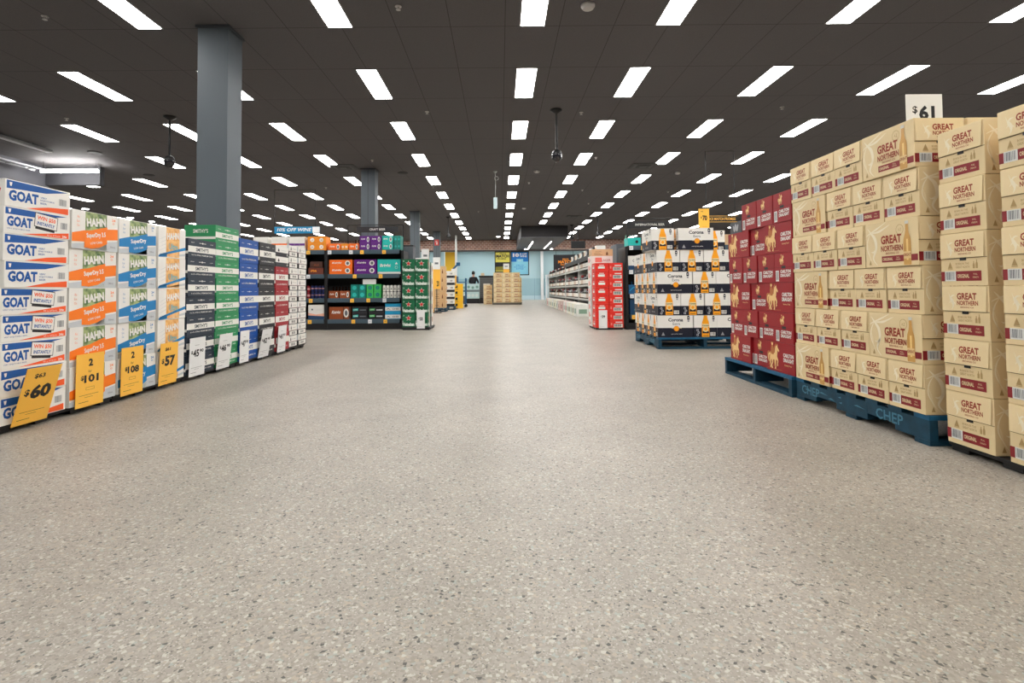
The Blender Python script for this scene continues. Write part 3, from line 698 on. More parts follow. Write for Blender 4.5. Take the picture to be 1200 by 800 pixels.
def corona():
    g = 'white and navy cartons on the blue pallet'; X0, Y0 = 1.95, 6.885
    def put(x, y, z, rot, l): KP.put((x + jit(.004), y + jit(.003), z), (-math.pi / 2 if rot else 0) + math.radians(jit(.6)), l, 'beer carton', g)
    d = 'white and navy beer carton, %s layer up, %s'
    for layer in range(4):
        z = .142 + KH * layer; A = layer in (0, 2); o = ORD[layer + 1]
        if A:
            put(X0 + KL / 2, Y0 + KW / 2, z, 0, d % (o, 'front left corner')); put(X0 + KL + KW / 2 + .003, Y0 + KL / 2, z, 1, d % (o, 'bottle end second from the left')); put(X0 + KL + KW + KL / 2 + .006, Y0 + KW / 2, z, 0, d % (o, 'front right corner'))
            for i in range(1, 4): put(X0 + KL / 2, Y0 + KW * (i + .5) + .002 * i, z, 0, d % (o, ORD[i + 1] + ' from the front along the left side'))
        else:
            for i in range(4): put(X0 + KW * (i + .5) + .002 * i, Y0 + KL / 2, z, 1, d % (o, ('front left corner', 'second bottle end in front', 'third bottle end in front', 'front right corner')[i]))
            put(X0 + KL / 2, Y0 + KL + KW / 2 + .003, z, 0, d % (o, 'second from the front along the left side')); put(X0 + KW / 2, Y0 + KL + KW + KL / 2 + .006, z, 1, d % (o, 'back left corner'))
    z = .142 + KH * 4
    KP.put((1.885 + KW / 2, 6.90 + KL / 2, z), -math.pi / 2 + .015, d % ('top', 'bottle end at the left'), 'beer carton', g)
    KP.put((2.22 + KL / 2, 6.87 + KW / 2, z), -.01, d % ('top', 'long side out in the middle'), 'beer carton', g)
    KP.put((2.64 + KW / 2, 7.19 + KL / 2, z), -math.pi / 2, d % ('top', 'set back behind the right end'), 'beer carton', g)
    KP.put((2.20 + KW / 2, 7.40 + KL / 2, z), -math.pi / 2, d % ('top', 'far back in the middle gap'), 'beer carton', g)
    KP.put((2.52 + KL / 2, 6.888 + KW * 1.5 + KL / 2, .142 + KH * 3), 0, d % ('fourth', 'inner one under the set back carton'), 'beer carton', g)
    KP.put((2.24 + KW / 2 , 7.36 + KL / 2, .142 + KH * 3), -math.pi / 2, d % ('fourth', 'inner one behind the front row'), 'beer carton', g) if False else None
corona()

# ------------------------------------------------------------------ left hand stacks
AX = -2.62     # the aisle face of the left stacks
BLU = mat('mid_blue_card', (4, 82, 156), .5); ORG = mat('orange_card', (244, 92, 30), .5); SKY = mat('ribbon_blue', (14, 124, 186), .5); ORR = mat('ribbon_orange', (250, 126, 20), .5)
GRN = foliage_print('foliage_green', (70, 104, 58), (168, 182, 122)); GREYP = mat('pale_grey_print', (196, 200, 202), .5); GRI = mat('grey_ink', (104, 108, 112), .5)
def goat_a(F):
    w, h = F.w, F.h
    F.poly([(w * .02, h * .70), (w * .70, h * .72), (w * .99, h * .80), (w * .99, h * .84), (w * .02, h * .97)], BLU, 1) if False else F.poly([(w * .02, h * .96), (w * .02, h * .62), (w * .62, h * .66), (w * .95, h * .93)][:0] or [(w * .02, h * .97), (w * .02, h * .66), (w * .60, h * .74), (w * .96, h * .95)], BLU, 1)
    F.poly([(w * .30, h * .03), (w * .97, h * .03), (w * .97, h * .28), (w * .64, h * .20)], ORG, 1)
    F.text('GOAT', w * .05, h * .22, w * .43, h * .41, BLU, 2, .05)
    for i, t in enumerate(('VERY', 'ENJOYABLE', 'BEER')): F.text(t, w * .51, h * (.50 - .11 * i), w * (.10, .22, .10)[i], h * .07, BLU, 2, .01)
    F.barcode(w * .80, h * .32, w * .15, h * .34, GRI, WHITE, 2, 8)
    F.poly([(w * .055, h * .90), (w * .095, h * .90), (w * .085, h * .76), (w * .065, h * .76)], WHITE, 3)
def goat_b(F):
    w, h = F.w, F.h
    F.poly([(w * .02, h * .97), (w * .02, h * .72), (w * .45, h * .72), (w * .95, h * .93)], BLU, 1); F.poly([(w * .25, h * .03), (w * .98, h * .03), (w * .98, h * .27)], ORG, 1)
    F.text('GOAT', w * .04, h * .27, w * .36, h * .39, BLU, 2, .05); F.text('VERY ENJOYABLE BEER', w * .04, h * .15, w * .33, h * .06, BLU, 2)
    a = -.10; c, s = math.cos(a), math.sin(a); T = Matrix.Rotation(a, 2)
    def R(px, py): return (w * .42 + c * px - s * py, h * .32 + s * px + c * py + .01)
    W, H = w * .36, h * .56
    F.poly([R(0.01, -.012), R(W * .9, -.012), R(W * .9, H - .012), R(.01, H - .012)], INK, 2)
    F.poly([R(0, 0), R(W, 0), R(W, H), R(0, H)], INK, 3); F.poly([R(.004, .004), R(W - .004, .004), R(W - .004, H - .004), R(.004, H - .004)], WHITE, 4)
    p = R(W * .10, H * .50); F.text('WIN $50', p[0], p[1], W * .8, H * .32, ORG, 5, .03, rot=a); p = R(W * .12, H * .16); F.text('INSTANTLY', p[0], p[1], W * .76, H * .24, BLU, 5, .03, rot=a)
    F.barcode(w * .83, h * .36, w * .13, h * .34, GRI, WHITE, 2, 8); F.text('30 x 375mL', w * .62, h * .07, w * .22, h * .05, WHITE, 2); F.text('24x', w * .87, h * .06, w * .08, h * .09, WHITE, 2, .03)
    F.poly([(w * .055, h * .92), (w * .095, h * .92), (w * .085, h * .78), (w * .065, h * .78)], WHITE, 3)
def goat_end(F):
    w, h = F.w, F.h; F.stroke([(w * .3, h * .2), (w * .7, h * .3), (w * .86, h * .45), (w * .92, h * .65)], [.012, .016, .014, .006], mat('goat_red', (214, 60, 36), .5), 1); F.text('GOAT', w * .1, h * .4, w * .5, h * .35, BLU, 2, .03)
def ribbon(F, m, y, t, slope):
    w, h = F.w, F.h; n = 12; up = []; dn = []
    for i in range(n + 1):
        x = w * i / n; c = y + slope * (i / n - .5) + .025 * math.sin(i / n * 6.28 - .6); up.append((x, h * (c + t / 2))); dn.append((x, h * (c - t / 2 + .03 * math.sin(i / n * 3.14))))
    for i in range(n): F.poly([dn[i], dn[i + 1], up[i + 1], up[i]], m, 2)
def hahn(F, m, sub):
    w, h = F.w, F.h
    F.poly([(0, 0), (w, 0), (w, h * .30), (0, h * .12)], GREYP, 1)
    F.rect(w * .27, h * .02, w * .74, h * .99, GRN, 1)
    F.poly([(0, h * .18), (w * .27, h * .20), (w * .27, h * .50), (0, h * .40)], m, 3); F.poly([(w * .74, h * .30), (w, h * .34), (w, h * .64), (w * .74, h * .60)], m, 3)
    pts_t = [(w * .25, h * .49), (w * .40, h * .52), (w * .58, h * .60), (w * .75, h * .66)]; pts_b = [(w * .25, h * .05), (w * .40, h * .03), (w * .58, h * .08), (w * .75, h * .20)]
    for i in range(3): F.poly([pts_b[i], pts_b[i + 1], pts_t[i + 1], pts_t[i]], m, 4)
    F.text('HAHN', w * .30, h * .60, w * .42, h * .22, WHITE, 5, .05, rot=.10); F.text(sub, w * .30, h * .27, w * .42, h * .16, WHITE, 6, .03, rot=.12); F.text('LOW CARB', w * .38, h * .14, w * .26, h * .06, WHITE, 6, .01, rot=.14)
    for i in range(3): F.text('XLC'[i] + 'o', w * .10, h * (.80 - .11 * i), w * .05, h * .06, m, 2)
    F.text('24', w * .86, h * .84, w * .08, h * .07, m, 2, .02); F.text('o', w * .87, h * .76, w * .05, h * .05, m, 2); F.text('330mL', w * .82, h * .10, w * .13, h * .05, GRI, 2)
def hahn_ultra(F):
    w, h = F.w, F.h; pan = foliage_print('orange_panel', (226, 158, 76), (246, 196, 122)) if 'orange_panel' not in MATS else MATS['orange_panel']
    F.rect(w * .27, h * .02, w * .76, h * .99, pan, 1); F.text('HAHN', w * .30, h * .58, w * .44, h * .22, WHITE, 5, .05, rot=.10); F.text('Ultra', w * .36, h * .27, w * .34, h * .20, mat('teal_ink', (120, 180, 184), .5), 4, .03)
    F.poly([(0, 0), (w, h * .10), (w, h * .18), (w * .1, 0)], GREYP, 1); F.poly([(0, h * .02), (w, h * .30), (w, h * .40), (w * .04, h * .09)], SKY, 3); F.poly([(0, 0), (w * .3, h * .02), (w * .3, h * .14), (0, h * .05)], SKY, 3)
    for i in range(4): F.stroke([(w * .02, h * (.2 + .12 * i)), (w * .26, h * (.32 + .12 * i))], [.001, .003], GREYP, 1, 2)
def plain_end(F): F.rect(F.w * .1, F.h * .2, F.w * .9, F.h * .5, GREYP, 1)
def smith(F, dark, ink, rev=False, w0=.30, w1=.62):
    w, h = F.w, F.h; W2 = mat('band_white', (234, 232, 224), .5)
    F.rect(0, h * w0, w, h * w1, W2, 1)
    F.text("SMITHY'S", w * .26, h * (w0 + (w1 - w0) * .18), w * .46, h * (w1 - w0) * .62, ink, 2, .025)
    F.text('6 x 5 x 375mL PREMIUM CANS', w * .12, h * .13, w * .76, h * .055 + .003, W2, 2, .01)
    cy = h * (w1 + (1 - w1) * .5); F.rect(w * .38, cy - .002, w * .62, cy + .002, W2, 2); F.disc(w * .5, cy, .008, W2, 3, 10); F.text('BEER', w * .1, cy - .003, w * .12, .006, W2, 2); F.text('LAGER', w * .78, cy - .003, w * .12, .006, W2, 2)
def smith_end(F, dark, W2t):
    w, h = F.w, F.h; W2 = mat('band_white', (234, 232, 224), .5)
    F.rect(0, h * .20, w, h * .34, W2, 1); F.text("SMITHY'S", w * .28, h * .55, w * .48, h * .22, W2, 2, .02)
def small_can(F):
    w, h = F.w, F.h
    F.rect(0, 0, w, h * .46, INK, 1); F.rect(w * .06, h * .06, w * .94, h * .42, WHITE, 2); F.barcode(w * .28, h * .10, w * .5, h * .27, INK, WHITE, 3, 6)
    F.bottle(w * .25, h * .56, h * .34, w * .045, INK, 2); F.text('mid lager', w * .40, h * .66, w * .44, h * .11, GRI, 2); F.rect(0, h * .48, w, h * .5, MAROON, 2); F.rect(w * .93, h * .5, w, h, GREYP, 1)
def tall_pack(F):
    w, h = F.w, F.h; F.rect(0, 0, w, h * .42, mat('pack_black', (30, 28, 34), .5), 1); F.bottle(w * .2, h * .5, h * .3, w * .06, INK, 2); F.rect(w * .4, h * .62, w * .8, h * .66, GREYP, 2)
    F.barcode(w * .84, h * .08, w * .12, h * .26, WHITE, INK, 2, 4)
def lstack(y0, y1, n, h, z0, base, long_fn, end_fn, desc, stack, group, protos=None, W=.29, jx=.006):
    L = y1 - y0 - .008
    P = protos or [proto(carton(L, W, h - .0015, base, long_fn, end_fn))] * n
    for i in range(n):
        P[i].put((AX - W / 2 + jit(jx), (y0 + y1) / 2 + jit(.004), z0 + i * h), math.pi / 2 + math.radians(jit(.8)), '%s, %s from the floor in %s' % (desc, ORD[i + 1], stack), 'beer carton', group)
GA = proto(carton(.445, .29, .144, WHITE, goat_a, goat_end)); GB = proto(carton(.445, .29, .144, WHITE, goat_b, goat_end))
order = [GA, GA, GB, GB, GB, GA, GA, GB, GA]
for i, P in enumerate(order):
    dx = (0, 0, 0, .004, -.004, .006, .0, .006, .008)[i]
    P.put((AX - .145 + jit(.004), 2.912 + .225 + dx, .047 + i * .1455), math.pi / 2 + math.radians(jit(.9)), 'white carton with blue wedge%s, %s from the floor in the leftmost stack' % (' and boxed print' if P is GB else '', ORD[i + 1]), 'beer carton', 'white and blue cartons in the leftmost stack')
lstack(3.375, 3.79, 5, .243, .047, WHITE, lambda F: hahn(F, ORR, 'SuperDry 3.5'), plain_end, 'white carton with orange ribbon', 'the orange ribbon stack', 'cartons with orange ribbon')
lstack(3.81, 4.23, 5, .243, .047, WHITE, lambda F: hahn(F, SKY, 'SuperDry'), plain_end, 'white carton with blue ribbon', 'the blue ribbon stack', 'cartons with blue ribbon')
lstack(4.25, 4.62, 5, .243, .047, WHITE, hahn_ultra, plain_end, 'white beer carton with pale orange panel', 'its stack', 'cartons with orange panel')
NV = mat('slate_navy', (38, 50, 64), .5); GR2 = mat('leaf_green', (44, 142, 88), .5); BR = mat('royal_blue', (0, 74, 156), .5); BK = mat('soft_black', (34, 34, 37), .5); RD2 = mat('brick_red', (160, 34, 42), .5)
lstack(4.64, 5.10, 7, .165, .047, NV, lambda F: smith(F, NV, NV), lambda F: smith_end(F, NV, 0), 'navy striped beer carton', 'the navy stack', 'navy striped cartons')
lstack(5.11, 5.565, 8, .165, .047, GR2, lambda F: smith(F, GR2, GR2), lambda F: smith_end(F, GR2, 0), 'green striped beer carton', 'the green stack', 'green striped cartons')
lstack(5.575, 6.01, 5, .2485, .047, BR, lambda F: smith(F, BR, BR, w0=.36, w1=.64), lambda F: smith_end(F, BR, 0), 'bright blue striped beer carton', 'the blue stack', 'bright blue striped cartons')
lstack(6.02, 6.46, 5, .2485, .047, BK, lambda F: smith(F, BK, BK, w0=.36, w1=.64), lambda F: smith_end(F, BK, 0), 'black striped beer carton', 'the black stack', 'black striped cartons')
lstack(6.47, 6.88, 4, .2485, .047, RD2, lambda F: smith(F, RD2, RD2, w0=.36, w1=.64), lambda F: smith_end(F, RD2, 0), 'brick red striped beer carton', 'the red stack', 'brick red striped cartons')
P = proto(carton(.38, .29, .118, WHITE, tall_pack, tall_pack))
for i in range(2): P.put((AX - .145, 6.675, .048 + .2485 * 4 + i * .12), math.pi / 2, 'white and black carton on top of the red striped stack, %s of two' % ('lower', 'upper')[i], 'beer carton', 'white cartons on the red stack')
for j, (a, b) in enumerate(((6.89, 7.19), (7.20, 7.50))):
    lstack(a, b, 9, .142, .047, WHITE, small_can, small_can, 'small white carton', ('the column beside the red stack', 'the farthest small white stack')[j], 'small white cartons')

# ------------------------------------------------------------------ gondola shelving
TOPZ = [1.545, 1.075, .607, .20]
STRIP = mat('shelf_edge', (84, 102, 114), .3, .5); STRIPW = mat('ticket_white', (222, 224, 226), .5)
def gondola(name, x0, x1, yf, depth, levels, div, label, tickets, base_z=.12):
    e = empty(name, (x0, yf, 0)); W = x1 - x0
    part(MB().box(0, W, depth - .04, depth, 0, levels[0] - .02, BLACK), 'back_panel', e)
    part(MB().box(-.05, 0, -.04, depth, 0, levels[0] - .02, BLACK, .004), 'end_panel', e); part(MB().box(W, W + .05, -.04, depth, 0, levels[0] - .02, BLACK, .004), 'end_panel', e)
    for d in div: part(MB().box(d - .03, d + .03, -.01, .05, 0, levels[0] - .02, BLACK), 'upright', e)
    part(MB().box(0, W, .0, depth - .04, 0, base_z, BLACK), 'plinth', e)
    shelves = []
    for li, z in enumerate(levels):
        s = part(MB().box(0.002, W - .002, 0, depth - .04, z - .03, z - .002, BLACK), 'shelf', e); shelves.append(s)
        segs = [0] + list(div) + [W]
        for a, b in zip(segs[:-1], segs[1:]):
            part(MB().box(a + .035, b - .035, -.016, -.002, z - .078, z + .004, STRIP, .003), 'price_rail', s)
    for (x, li, yel) in tickets:
        m = MB().box(x - .036, x + .036, -.022, -.017, levels[li] - .08, levels[li] - .006, YELLOW if yel else STRIPW)
        F = Face(m, (x - .036, -.022, levels[li] - .08), (1, 0, 0), (0, 0, 1), .072, .074); F.rect(.02, .03, .05, .036, INK, 1)
        part(m, 'price_ticket', shelves[li])
    return tag(e, label, 'shelving')
CX0, CY = -3.84, 10.78
def cx(px): return (px - 586) * 10.75 / 650
tk = [(361, 0, 1), (386, 0, 0), (411, 0, 0), (424, 0, 1), (450, 0, 1), (361, 1, 0), (415.5, 1, 1), (446, 1, 1), (364, 2, 1), (412.5, 2, 1), (431.5, 2, 1), (450.5, 2, 0), (363, 3, 1), (414, 3, 1), (433.5, 3, 0), (451.5, 3, 1)]
gondola('shelving_unit', CX0, -1.915, CY, .55, TOPZ, (.46,), 'black craft beer shelving facing the camera left of the aisle', [(cx(p) - CX0, l, y) for p, l, y in tk])
def pack(name, x, w, z, h, yf, d, base, fn, label, group, cat='drinks pack'):
    m = MB().box(-w / 2, w / 2, 0, d, 0, h, base, .004); F = Face(m, (-w / 2, 0, 0), (1, 0, 0), (0, 0, 1), w, h); fn(F)
    return tag(m.build(name, loc=(x, yf + .03, z)), label, cat, group)
OR1 = mat('pack_orange', (248, 112, 22), .45); OR2 = mat('pack_orange_light', (246, 150, 34), .45); PU = mat('pack_purple', (98, 26, 128), .45); TE = mat('pack_teal', (34, 190, 180), .45); TE2 = mat('pack_dark_teal', (14, 130, 118), .45); BRW = mat('pack_brown', (150, 72, 30), .5); DBR = mat('pack_dark_brown', (74, 40, 28), .5)
PGR = mat('pack_green', (62, 184, 92), .45); PBL = mat('pack_black', (30, 28, 34), .5); CYN = mat('pack_cyan', (28, 160, 208), .45); SAL = mat('pack_salmon', (240, 176, 150), .5); NVB = mat('pack_navy', (28, 66, 104), .5)
def word(F, s='Knight', m=WHITE, oval=True):
    w, h = F.w, F.h
    F.text(s, w * .12, h * .38, w * .42, h * .32, m, 2, .03, .3)
    if oval: F.disc(w * .80, h * .5, min(w * .12, h * .36), m, 2, 14, h * .36); F.disc(w * .80, h * .5, min(w * .07, h * .2), GRI, 3, 12, h * .22)
def dots(F, n, c, m2=GRI):
    for i in range(n):
        x = F.w * (i + .5) / n; F.disc(x, F.h * .5, min(F.w / n * .3, F.h * .3), c, 2, 12); F.rect(x - F.w * .04, F.h * .45, x + F.w * .04, F.h * .55, m2, 3)
        if i: F.rect(F.w * i / n - .0015, 0, F.w * i / n + .0015, F.h, m2, 2)
def shelf_goods():
    rows = ['top shelf', 'second shelf', 'third shelf', 'bottom shelf']
    def stack2(p0, p1, li, n, h, base, fn, desc, name='beer_pack', d=.3, z0=0):
        w = (cx(p1) - cx(p0)) - .006; x = (cx(p0) + cx(p1)) / 2
        for i in range(n):
            lv = '' if n == 1 else (', lower of two' if i == 0 else ', upper of two')
            pack(name, x, w, TOPZ[li] + z0 + i * (h + .002), h, CY, d, base, fn, '%s on the craft beer %s%s' % (desc, rows[li], lv), 'packs on the craft beer shelves')
    stack2(359, 381, 0, 2, .135, OR2, lambda F: dots(F, 2, WHITE, OR1), 'light orange can pack')
    stack2(383.5, 398, 0, 1, .13, OR1, word, 'orange pack with white script'); stack2(398.5, 407, 0, 1, .13, OR2, lambda F: dots(F, 2, WHITE, OR1), 'narrow orange pack with round spots')
    stack2(408, 419.5, 0, 1, .13, OR1, word, 'orange bottle carrier'); 
    for a, b, nm_ in ((420.5, 433, 'left'), (433.5, 446, 'right')): stack2(a, b, 0, 2, .137, PU, word, '%s purple pack' % nm_)
    stack2(447, 460, 0, 2, .137, TE, lambda F: word(F, 'Bright'), 'teal pack'); stack2(461, 469, 0, 2, .137, TE2, lambda F: dots(F, 2, TE), 'dark teal pack')
    stack2(360, 378, 1, 1, .13, mat('pack_reddish', (110, 52, 36), .5), lambda F: word(F, 'IPA', OR2, False), 'reddish brown carton'); stack2(362, 377, 1, 1, .12, DBR, lambda F: F.text('ALE', F.w * .3, F.h * .3, F.w * .4, F.h * .3, BRW), 'dark brown carton above another', z0=.133)
    stack2(384.5, 412, 1, 2, .142, OR1, word, 'wide orange carton'); stack2(414, 440.5, 1, 2, .142, PU, word, 'wide purple carton')
    def tealbig(F): F.rect(0, 0, F.w, F.h * .14, WHITE, 1); F.text('Bright', F.w * .1, F.h * .42, F.w * .48, F.h * .28, WHITE, 2, .03, .2); F.poly([(F.w * .76, F.h * .66), (F.w * .88, F.h * .66), (F.w * .82, F.h * .82)], WHITE, 2); F.ring(F.w * .82, F.h * .45, F.w * .06, .004, WHITE, 2, 12)
    stack2(441.5, 469, 1, 1, .285, TE, tealbig, 'large teal carton')
    stack2(384, 396, 2, 1, .145, BRW, word, 'left brown bottle carrier', d=.2); stack2(397, 409, 2, 1, .145, BRW, word, 'right brown bottle carrier', d=.2)
    for a, b, q in ((410, 419, 'left'), (419.3, 428, 'right')): stack2(a, b, 2, 2, .133, TE2, lambda F: dots(F, 1, TE), '%s dark teal cube pack' % q)
    for a, b, q in ((428.6, 437, 'left'), (437.4, 446, 'right')): stack2(a, b, 2, 2, .133, PGR, lambda F: dots(F, 1, TE2), '%s bright green cube pack' % q)
    def band3(F): F.rect(0, 0, F.w, F.h * .30, NVB, 1); F.poly([(0, F.h * .28), (F.w, F.h * .22), (F.w, F.h * .42), (F.w * .5, F.h * .34), (0, F.h * .46)], SAL, 2); F.disc(F.w * .25, F.h * .68, F.w * .06, GRI, 2, 10); F.rect(F.w * .5, F.h * .64, F.w * .85, F.h * .66, GREYP, 2)
    stack2(360, 379, 3, 1, .285, WHITE, band3, 'white carton with salmon and navy foot')
    def brownbig(F): word(F); F.rect(F.w * .66, 0, F.w * .70, F.h, DBR, 1); F.rect(F.w * .92, 0, F.w, F.h, DBR, 1)
    stack2(384.5, 410, 3, 1, .24, BRW, brownbig, 'large brown carton with white script')
    def blk(c): return lambda F: (F.poly([(F.w * .06, F.h * .3), (F.w * .4, F.h * .36), (F.w * .4, F.h * .72), (F.w * .06, F.h * .66)], c, 2), F.text('SUPER', F.w * .09, F.h * .42, F.w * .28, F.h * .16, WHITE, 3, .02), F.rect(F.w * .5, F.h * .35, F.w * .9, F.h * .55, GREYP if c is PGR else GRI, 2))
    stack2(411.5, 430, 3, 2, .12, PBL, blk(TE), 'black carton with teal flash'); stack2(431, 449.5, 3, 2, .12, PBL, blk(PGR), 'black carton with green flash')
    stack2(450.5, 469, 3, 2, .148, CYN, lambda F: (F.rect(0, F.h * .06, F.w, F.h * .55, WHITE, 1), F.text('A 08', F.w * .06, F.h * .2, F.w * .8, F.h * .2, GRI, 2)), 'cyan and white carton')
    # cans and bottles
    can = MB().lathe([(.024, 0), (.031, .008), (.031, .105), (.026, .118), (.026, .121)], WHITE, n=12); F = Face(can, (-.012, -.0312, .03), (1, 0, 0), (0, 0, 1), .024, .06); F.text('A', 0, 0, .024, .045, INK, 1, .03)
    PW = Proto(can.build('beer_can', smooth=False))
    for i in range(5):
        for j in range(2): PW.put((cx(449.5 + i * 4.3), CY + .06, TOPZ[2] + j * .128), 0, 'silver white can, %s along the %s row of third shelf' % (ORD[i + 1], ('lower', 'upper')[j]), 'can', 'white cans on the third shelf')
    can = MB().lathe([(.024, 0), (.031, .008), (.031, .105), (.026, .118), (.026, .121)], mat('can_navy', (34, 44, 92), .35, .3), n=12); can.lathe([(.0315, .06), (.0316, .075)], mat('can_badge', (206, 150, 150), .4), n=12)
    PN = Proto(can.build('beer_can'))
    for i in range(4):
        for j in range(2): PN.put((cx(364.8 + i * 4.3), CY + .06, TOPZ[2] + j * .128), 0, 'navy can, %s from the left in the %s row of third shelf' % (ORD[i + 1], ('lower', 'upper')[j]), 'can', 'navy cans on the third shelf')
    can = MB().lathe([(.024, 0), (.031, .008), (.031, .105), (.026, .118), (.026, .121)], mat('can_red', (150, 36, 48), .35, .3), n=12); can.lathe([(.0315, .04), (.0316, .08)], mat('can_badge', (206, 150, 150), .4), n=12)
    PR = Proto(can.build('beer_can'))
    for j in range(2): PR.put((cx(360), CY + .06, TOPZ[2] + j * .128), 0, 'red can at the left end of the third shelf, %s of two' % ('lower', 'upper')[j], 'can', 'red cans')
    bt = MB().lathe([(.026, 0), (.03, .006), (.03, .12), (.026, .145), (.013, .175), (.012, .215), (.014, .217), (.014, .228)], mat('brown_glass', (44, 22, 12), .15), n=12)
    PB = Proto(bt.build('beer_bottle'))
    for i in range(7): PB.put((cx(385.5 + i * 3.75), CY + .27, TOPZ[2]), 0, 'brown bottle behind the brown carriers, %s from the left' % ORD[i + 1], 'bottle', 'brown bottles on the third shelf')
    for i in range(3): PB.put((cx(410.5 + i * 3.9), CY + .38, TOPZ[0] + .0), 0, 'brown bottle behind the orange carrier on top, %s from the left' % ORD[i + 1], 'bottle', 'brown bottles on the top shelf')
    tag(MB().box(-.13, .13, 0, .003, 0, .10, PAPER).build('shelf_card', loc=(cx(432), CY + .04, TOPZ[2] + .27)), 'small white card above the green cube packs', 'card')
    # white packs to the left, above the small stacks
    def wp(c): return lambda F: (F.rect(0, F.h * .36, F.w, F.h * .52, c, 1), [F.rect(F.w * k / 3 - .001, 0, F.w * k / 3 + .001, F.h, GREYP, 2) for k in (1, 2)])
    for (a, b, c, n_) in ((294.5, 313, SAL, 'plain'), (316, 335, OR1, 'orange banded'), (337, 356, PU, 'purple banded')):
        w = cx(b) - cx(a); pack('beer_pack', (cx(a) + cx(b)) / 2, w - .01, 1.545, .27, CY, .3, WHITE, wp(c) if c is not SAL else (lambda F: None), '%s white can pack high up behind the left stacks' % n_, 'white packs behind the left stacks')
gondola('shelving_unit', -7.2, -3.96, CY, .55, TOPZ, (1.0, 2.2), 'black shelving behind the left carton stacks', [])
shelf_goods()
def goods_far_left():
    m = MB()
    cols = [OR1, BRW, DBR, RD2, GREYP]
    for i in range(10):
        pack('beer_pack', -5.95 + i * .115 - .35, .11, 1.545, .2 + .05 * (i % 3), CY, .25, cols[i % 5], lambda F: F.rect(F.w * .2, F.h * .3, F.w * .8, F.h * .6, LAB, 1), 'narrow pack on the shelf behind the pillar, %s from the left' % ORD[i + 1], 'narrow packs behind the pillar')
goods_far_left()
# signs on frames
def framed_sign(name, x0, x1, z0, z1, y, s, board, ink, label, posts=None, txt=(.2, .3, .6, .4), zt=None, italic=0):
    e = empty(name, (x0, y, z0)); W = x1 - x0; H = z1 - z0
    m = MB().box(0, W, 0, .02, 0, H, board, .003); bd = part(m, 'board', e)
    t = MB(); F = Face(t, (0, -.0008, 0), (1, 0, 0), (0, 0, 1), W, H); F.text(s, txt[0] * W, txt[1] * H, txt[2] * W, txt[3] * H, ink, 1, .02, italic); part(t, 'lettering', bd)
    if posts:
        for px in posts[0]: part(MB().tube([(px - x0, .01, posts[1] - z0), (px - x0, .01, posts[2] - z0)], .008, BLACK), 'post', e)
        part(MB().tube([(posts[0][0] - x0, .01, posts[2] - z0), (posts[0][-1] - x0, .01, posts[2] - z0)], .008, BLACK), 'crossbar', e)
    return tag(e, label, 'sign')
SGN = mat('sign_black', (44, 42, 44), .5); CRM = mat('sign_lettering', (226, 222, 212), .5)
framed_sign('hanging_sign', cx(409.5), cx(461), 1.94, 2.06, CY + .5, 'CRAFT BEER', SGN, CRM, 'black hanging sign reading craft beer over the shelving', ((cx(399), cx(467)), 1.56, 2.09), (.31, .32, .38, .36))
def cy2(px): return (px - 586) * 10.25 / 650
framed_sign('hanging_sign', cy2(744.5), cy2(796), 1.93, 2.06, 10.77, 'INTERNATIONAL BEER', SGN, CRM, 'black hanging sign reading international beer over the shelving', ((cy2(744), cy2(800)), 1.56, 2.11), (.18, .34, .7, .34))
# wine discount banner
e = framed_sign('hanging_banner', -6.60, -5.27, 2.45, 2.65, 16.2, '10% OFF WINE', mat('banner_blue', (16, 128, 176), .5), WHITE, 'blue hanging banner advertising ten percent off wine', ((-6.6, -5.4), 2.5, CEIL), (.06, .30, .76, .5), italic=.2)
part(MB().box(1.12, 1.33, -.012, -.002, .01, .19, PAPER), 'white_panel', e)
e = framed_sign('hanging_sign', 4.45, 5.17, 2.18, 2.32, 12.0, 'PRICE MATCH PROMISE', SGN, YELLOW, 'thin black and yellow sign above the red carton stack', ((4.5, 5.12), 2.2, CEIL), (.06, .3, .88, .42))
for zz in (0.0, .13): part(MB().box(0, .72, -.004, -.001, zz, zz + .010, YELLOW), 'border', e)

# ------------------------------------------------------------------ green star cartons at the end of the shelving
HGR = mat('bottle_green', (14, 100, 62), .45); HDK = mat('deep_green', (6, 62, 40), .45); STAR = mat('star_red', (206, 44, 36), .5); SWH = mat('star_white', (222, 230, 222), .5)
def star(F, cx_, cy_, r, m, k):
    pts = [(cx_ + (r if i % 2 == 0 else r * .42) * math.sin(math.pi * i / 5), cy_ + (r if i % 2 == 0 else r * .42) * math.cos(math.pi * i / 5)) for i in range(10)]
    c = (cx_, cy_)
    for i in range(10): F.poly([c, pts[(i + 1) % 10], pts[i]], m, k)
def hein(F):
    w, h = F.w, F.h; F.rect(0, 0, w, h * .05, HDK, 1); F.rect(0, h * .38, w, h * .41, HDK, 1)
    star(F, w * .5, h * .68, h * .23, SWH, 2); star(F, w * .5, h * .68, h * .185, STAR, 3); F.text('Heineken', w * .07, h * .10, w * .88, h * .25, SWH, 2, .06)
    F.text('24', w * .06, h * .82, w * .1, h * .1, SWH, 2); F.rect(w * .02, h * .2, w * .06, h * .5, SWH, 2)
HX = -1.86
HP = proto(carton(.236, .2, .257, HGR, hein, hein))
g = 'green star cartons'
plastic_base(-1.86, -1.33, 10.52, 11.3, .05, 'low black base under the green star cartons')
for i in range(5):
    HP.put((HX + .125, 10.62, .052 + i * .2585), 0, 'green carton with red star, %s from the floor at the front left' % ORD[i + 1], 'beer carton', g)
    HP.put((HX + .125 + .244, 10.63, .052 + i * .2585), math.radians(1), 'green carton with red star, %s from the floor at the front right' % ORD[i + 1], 'beer carton', g)
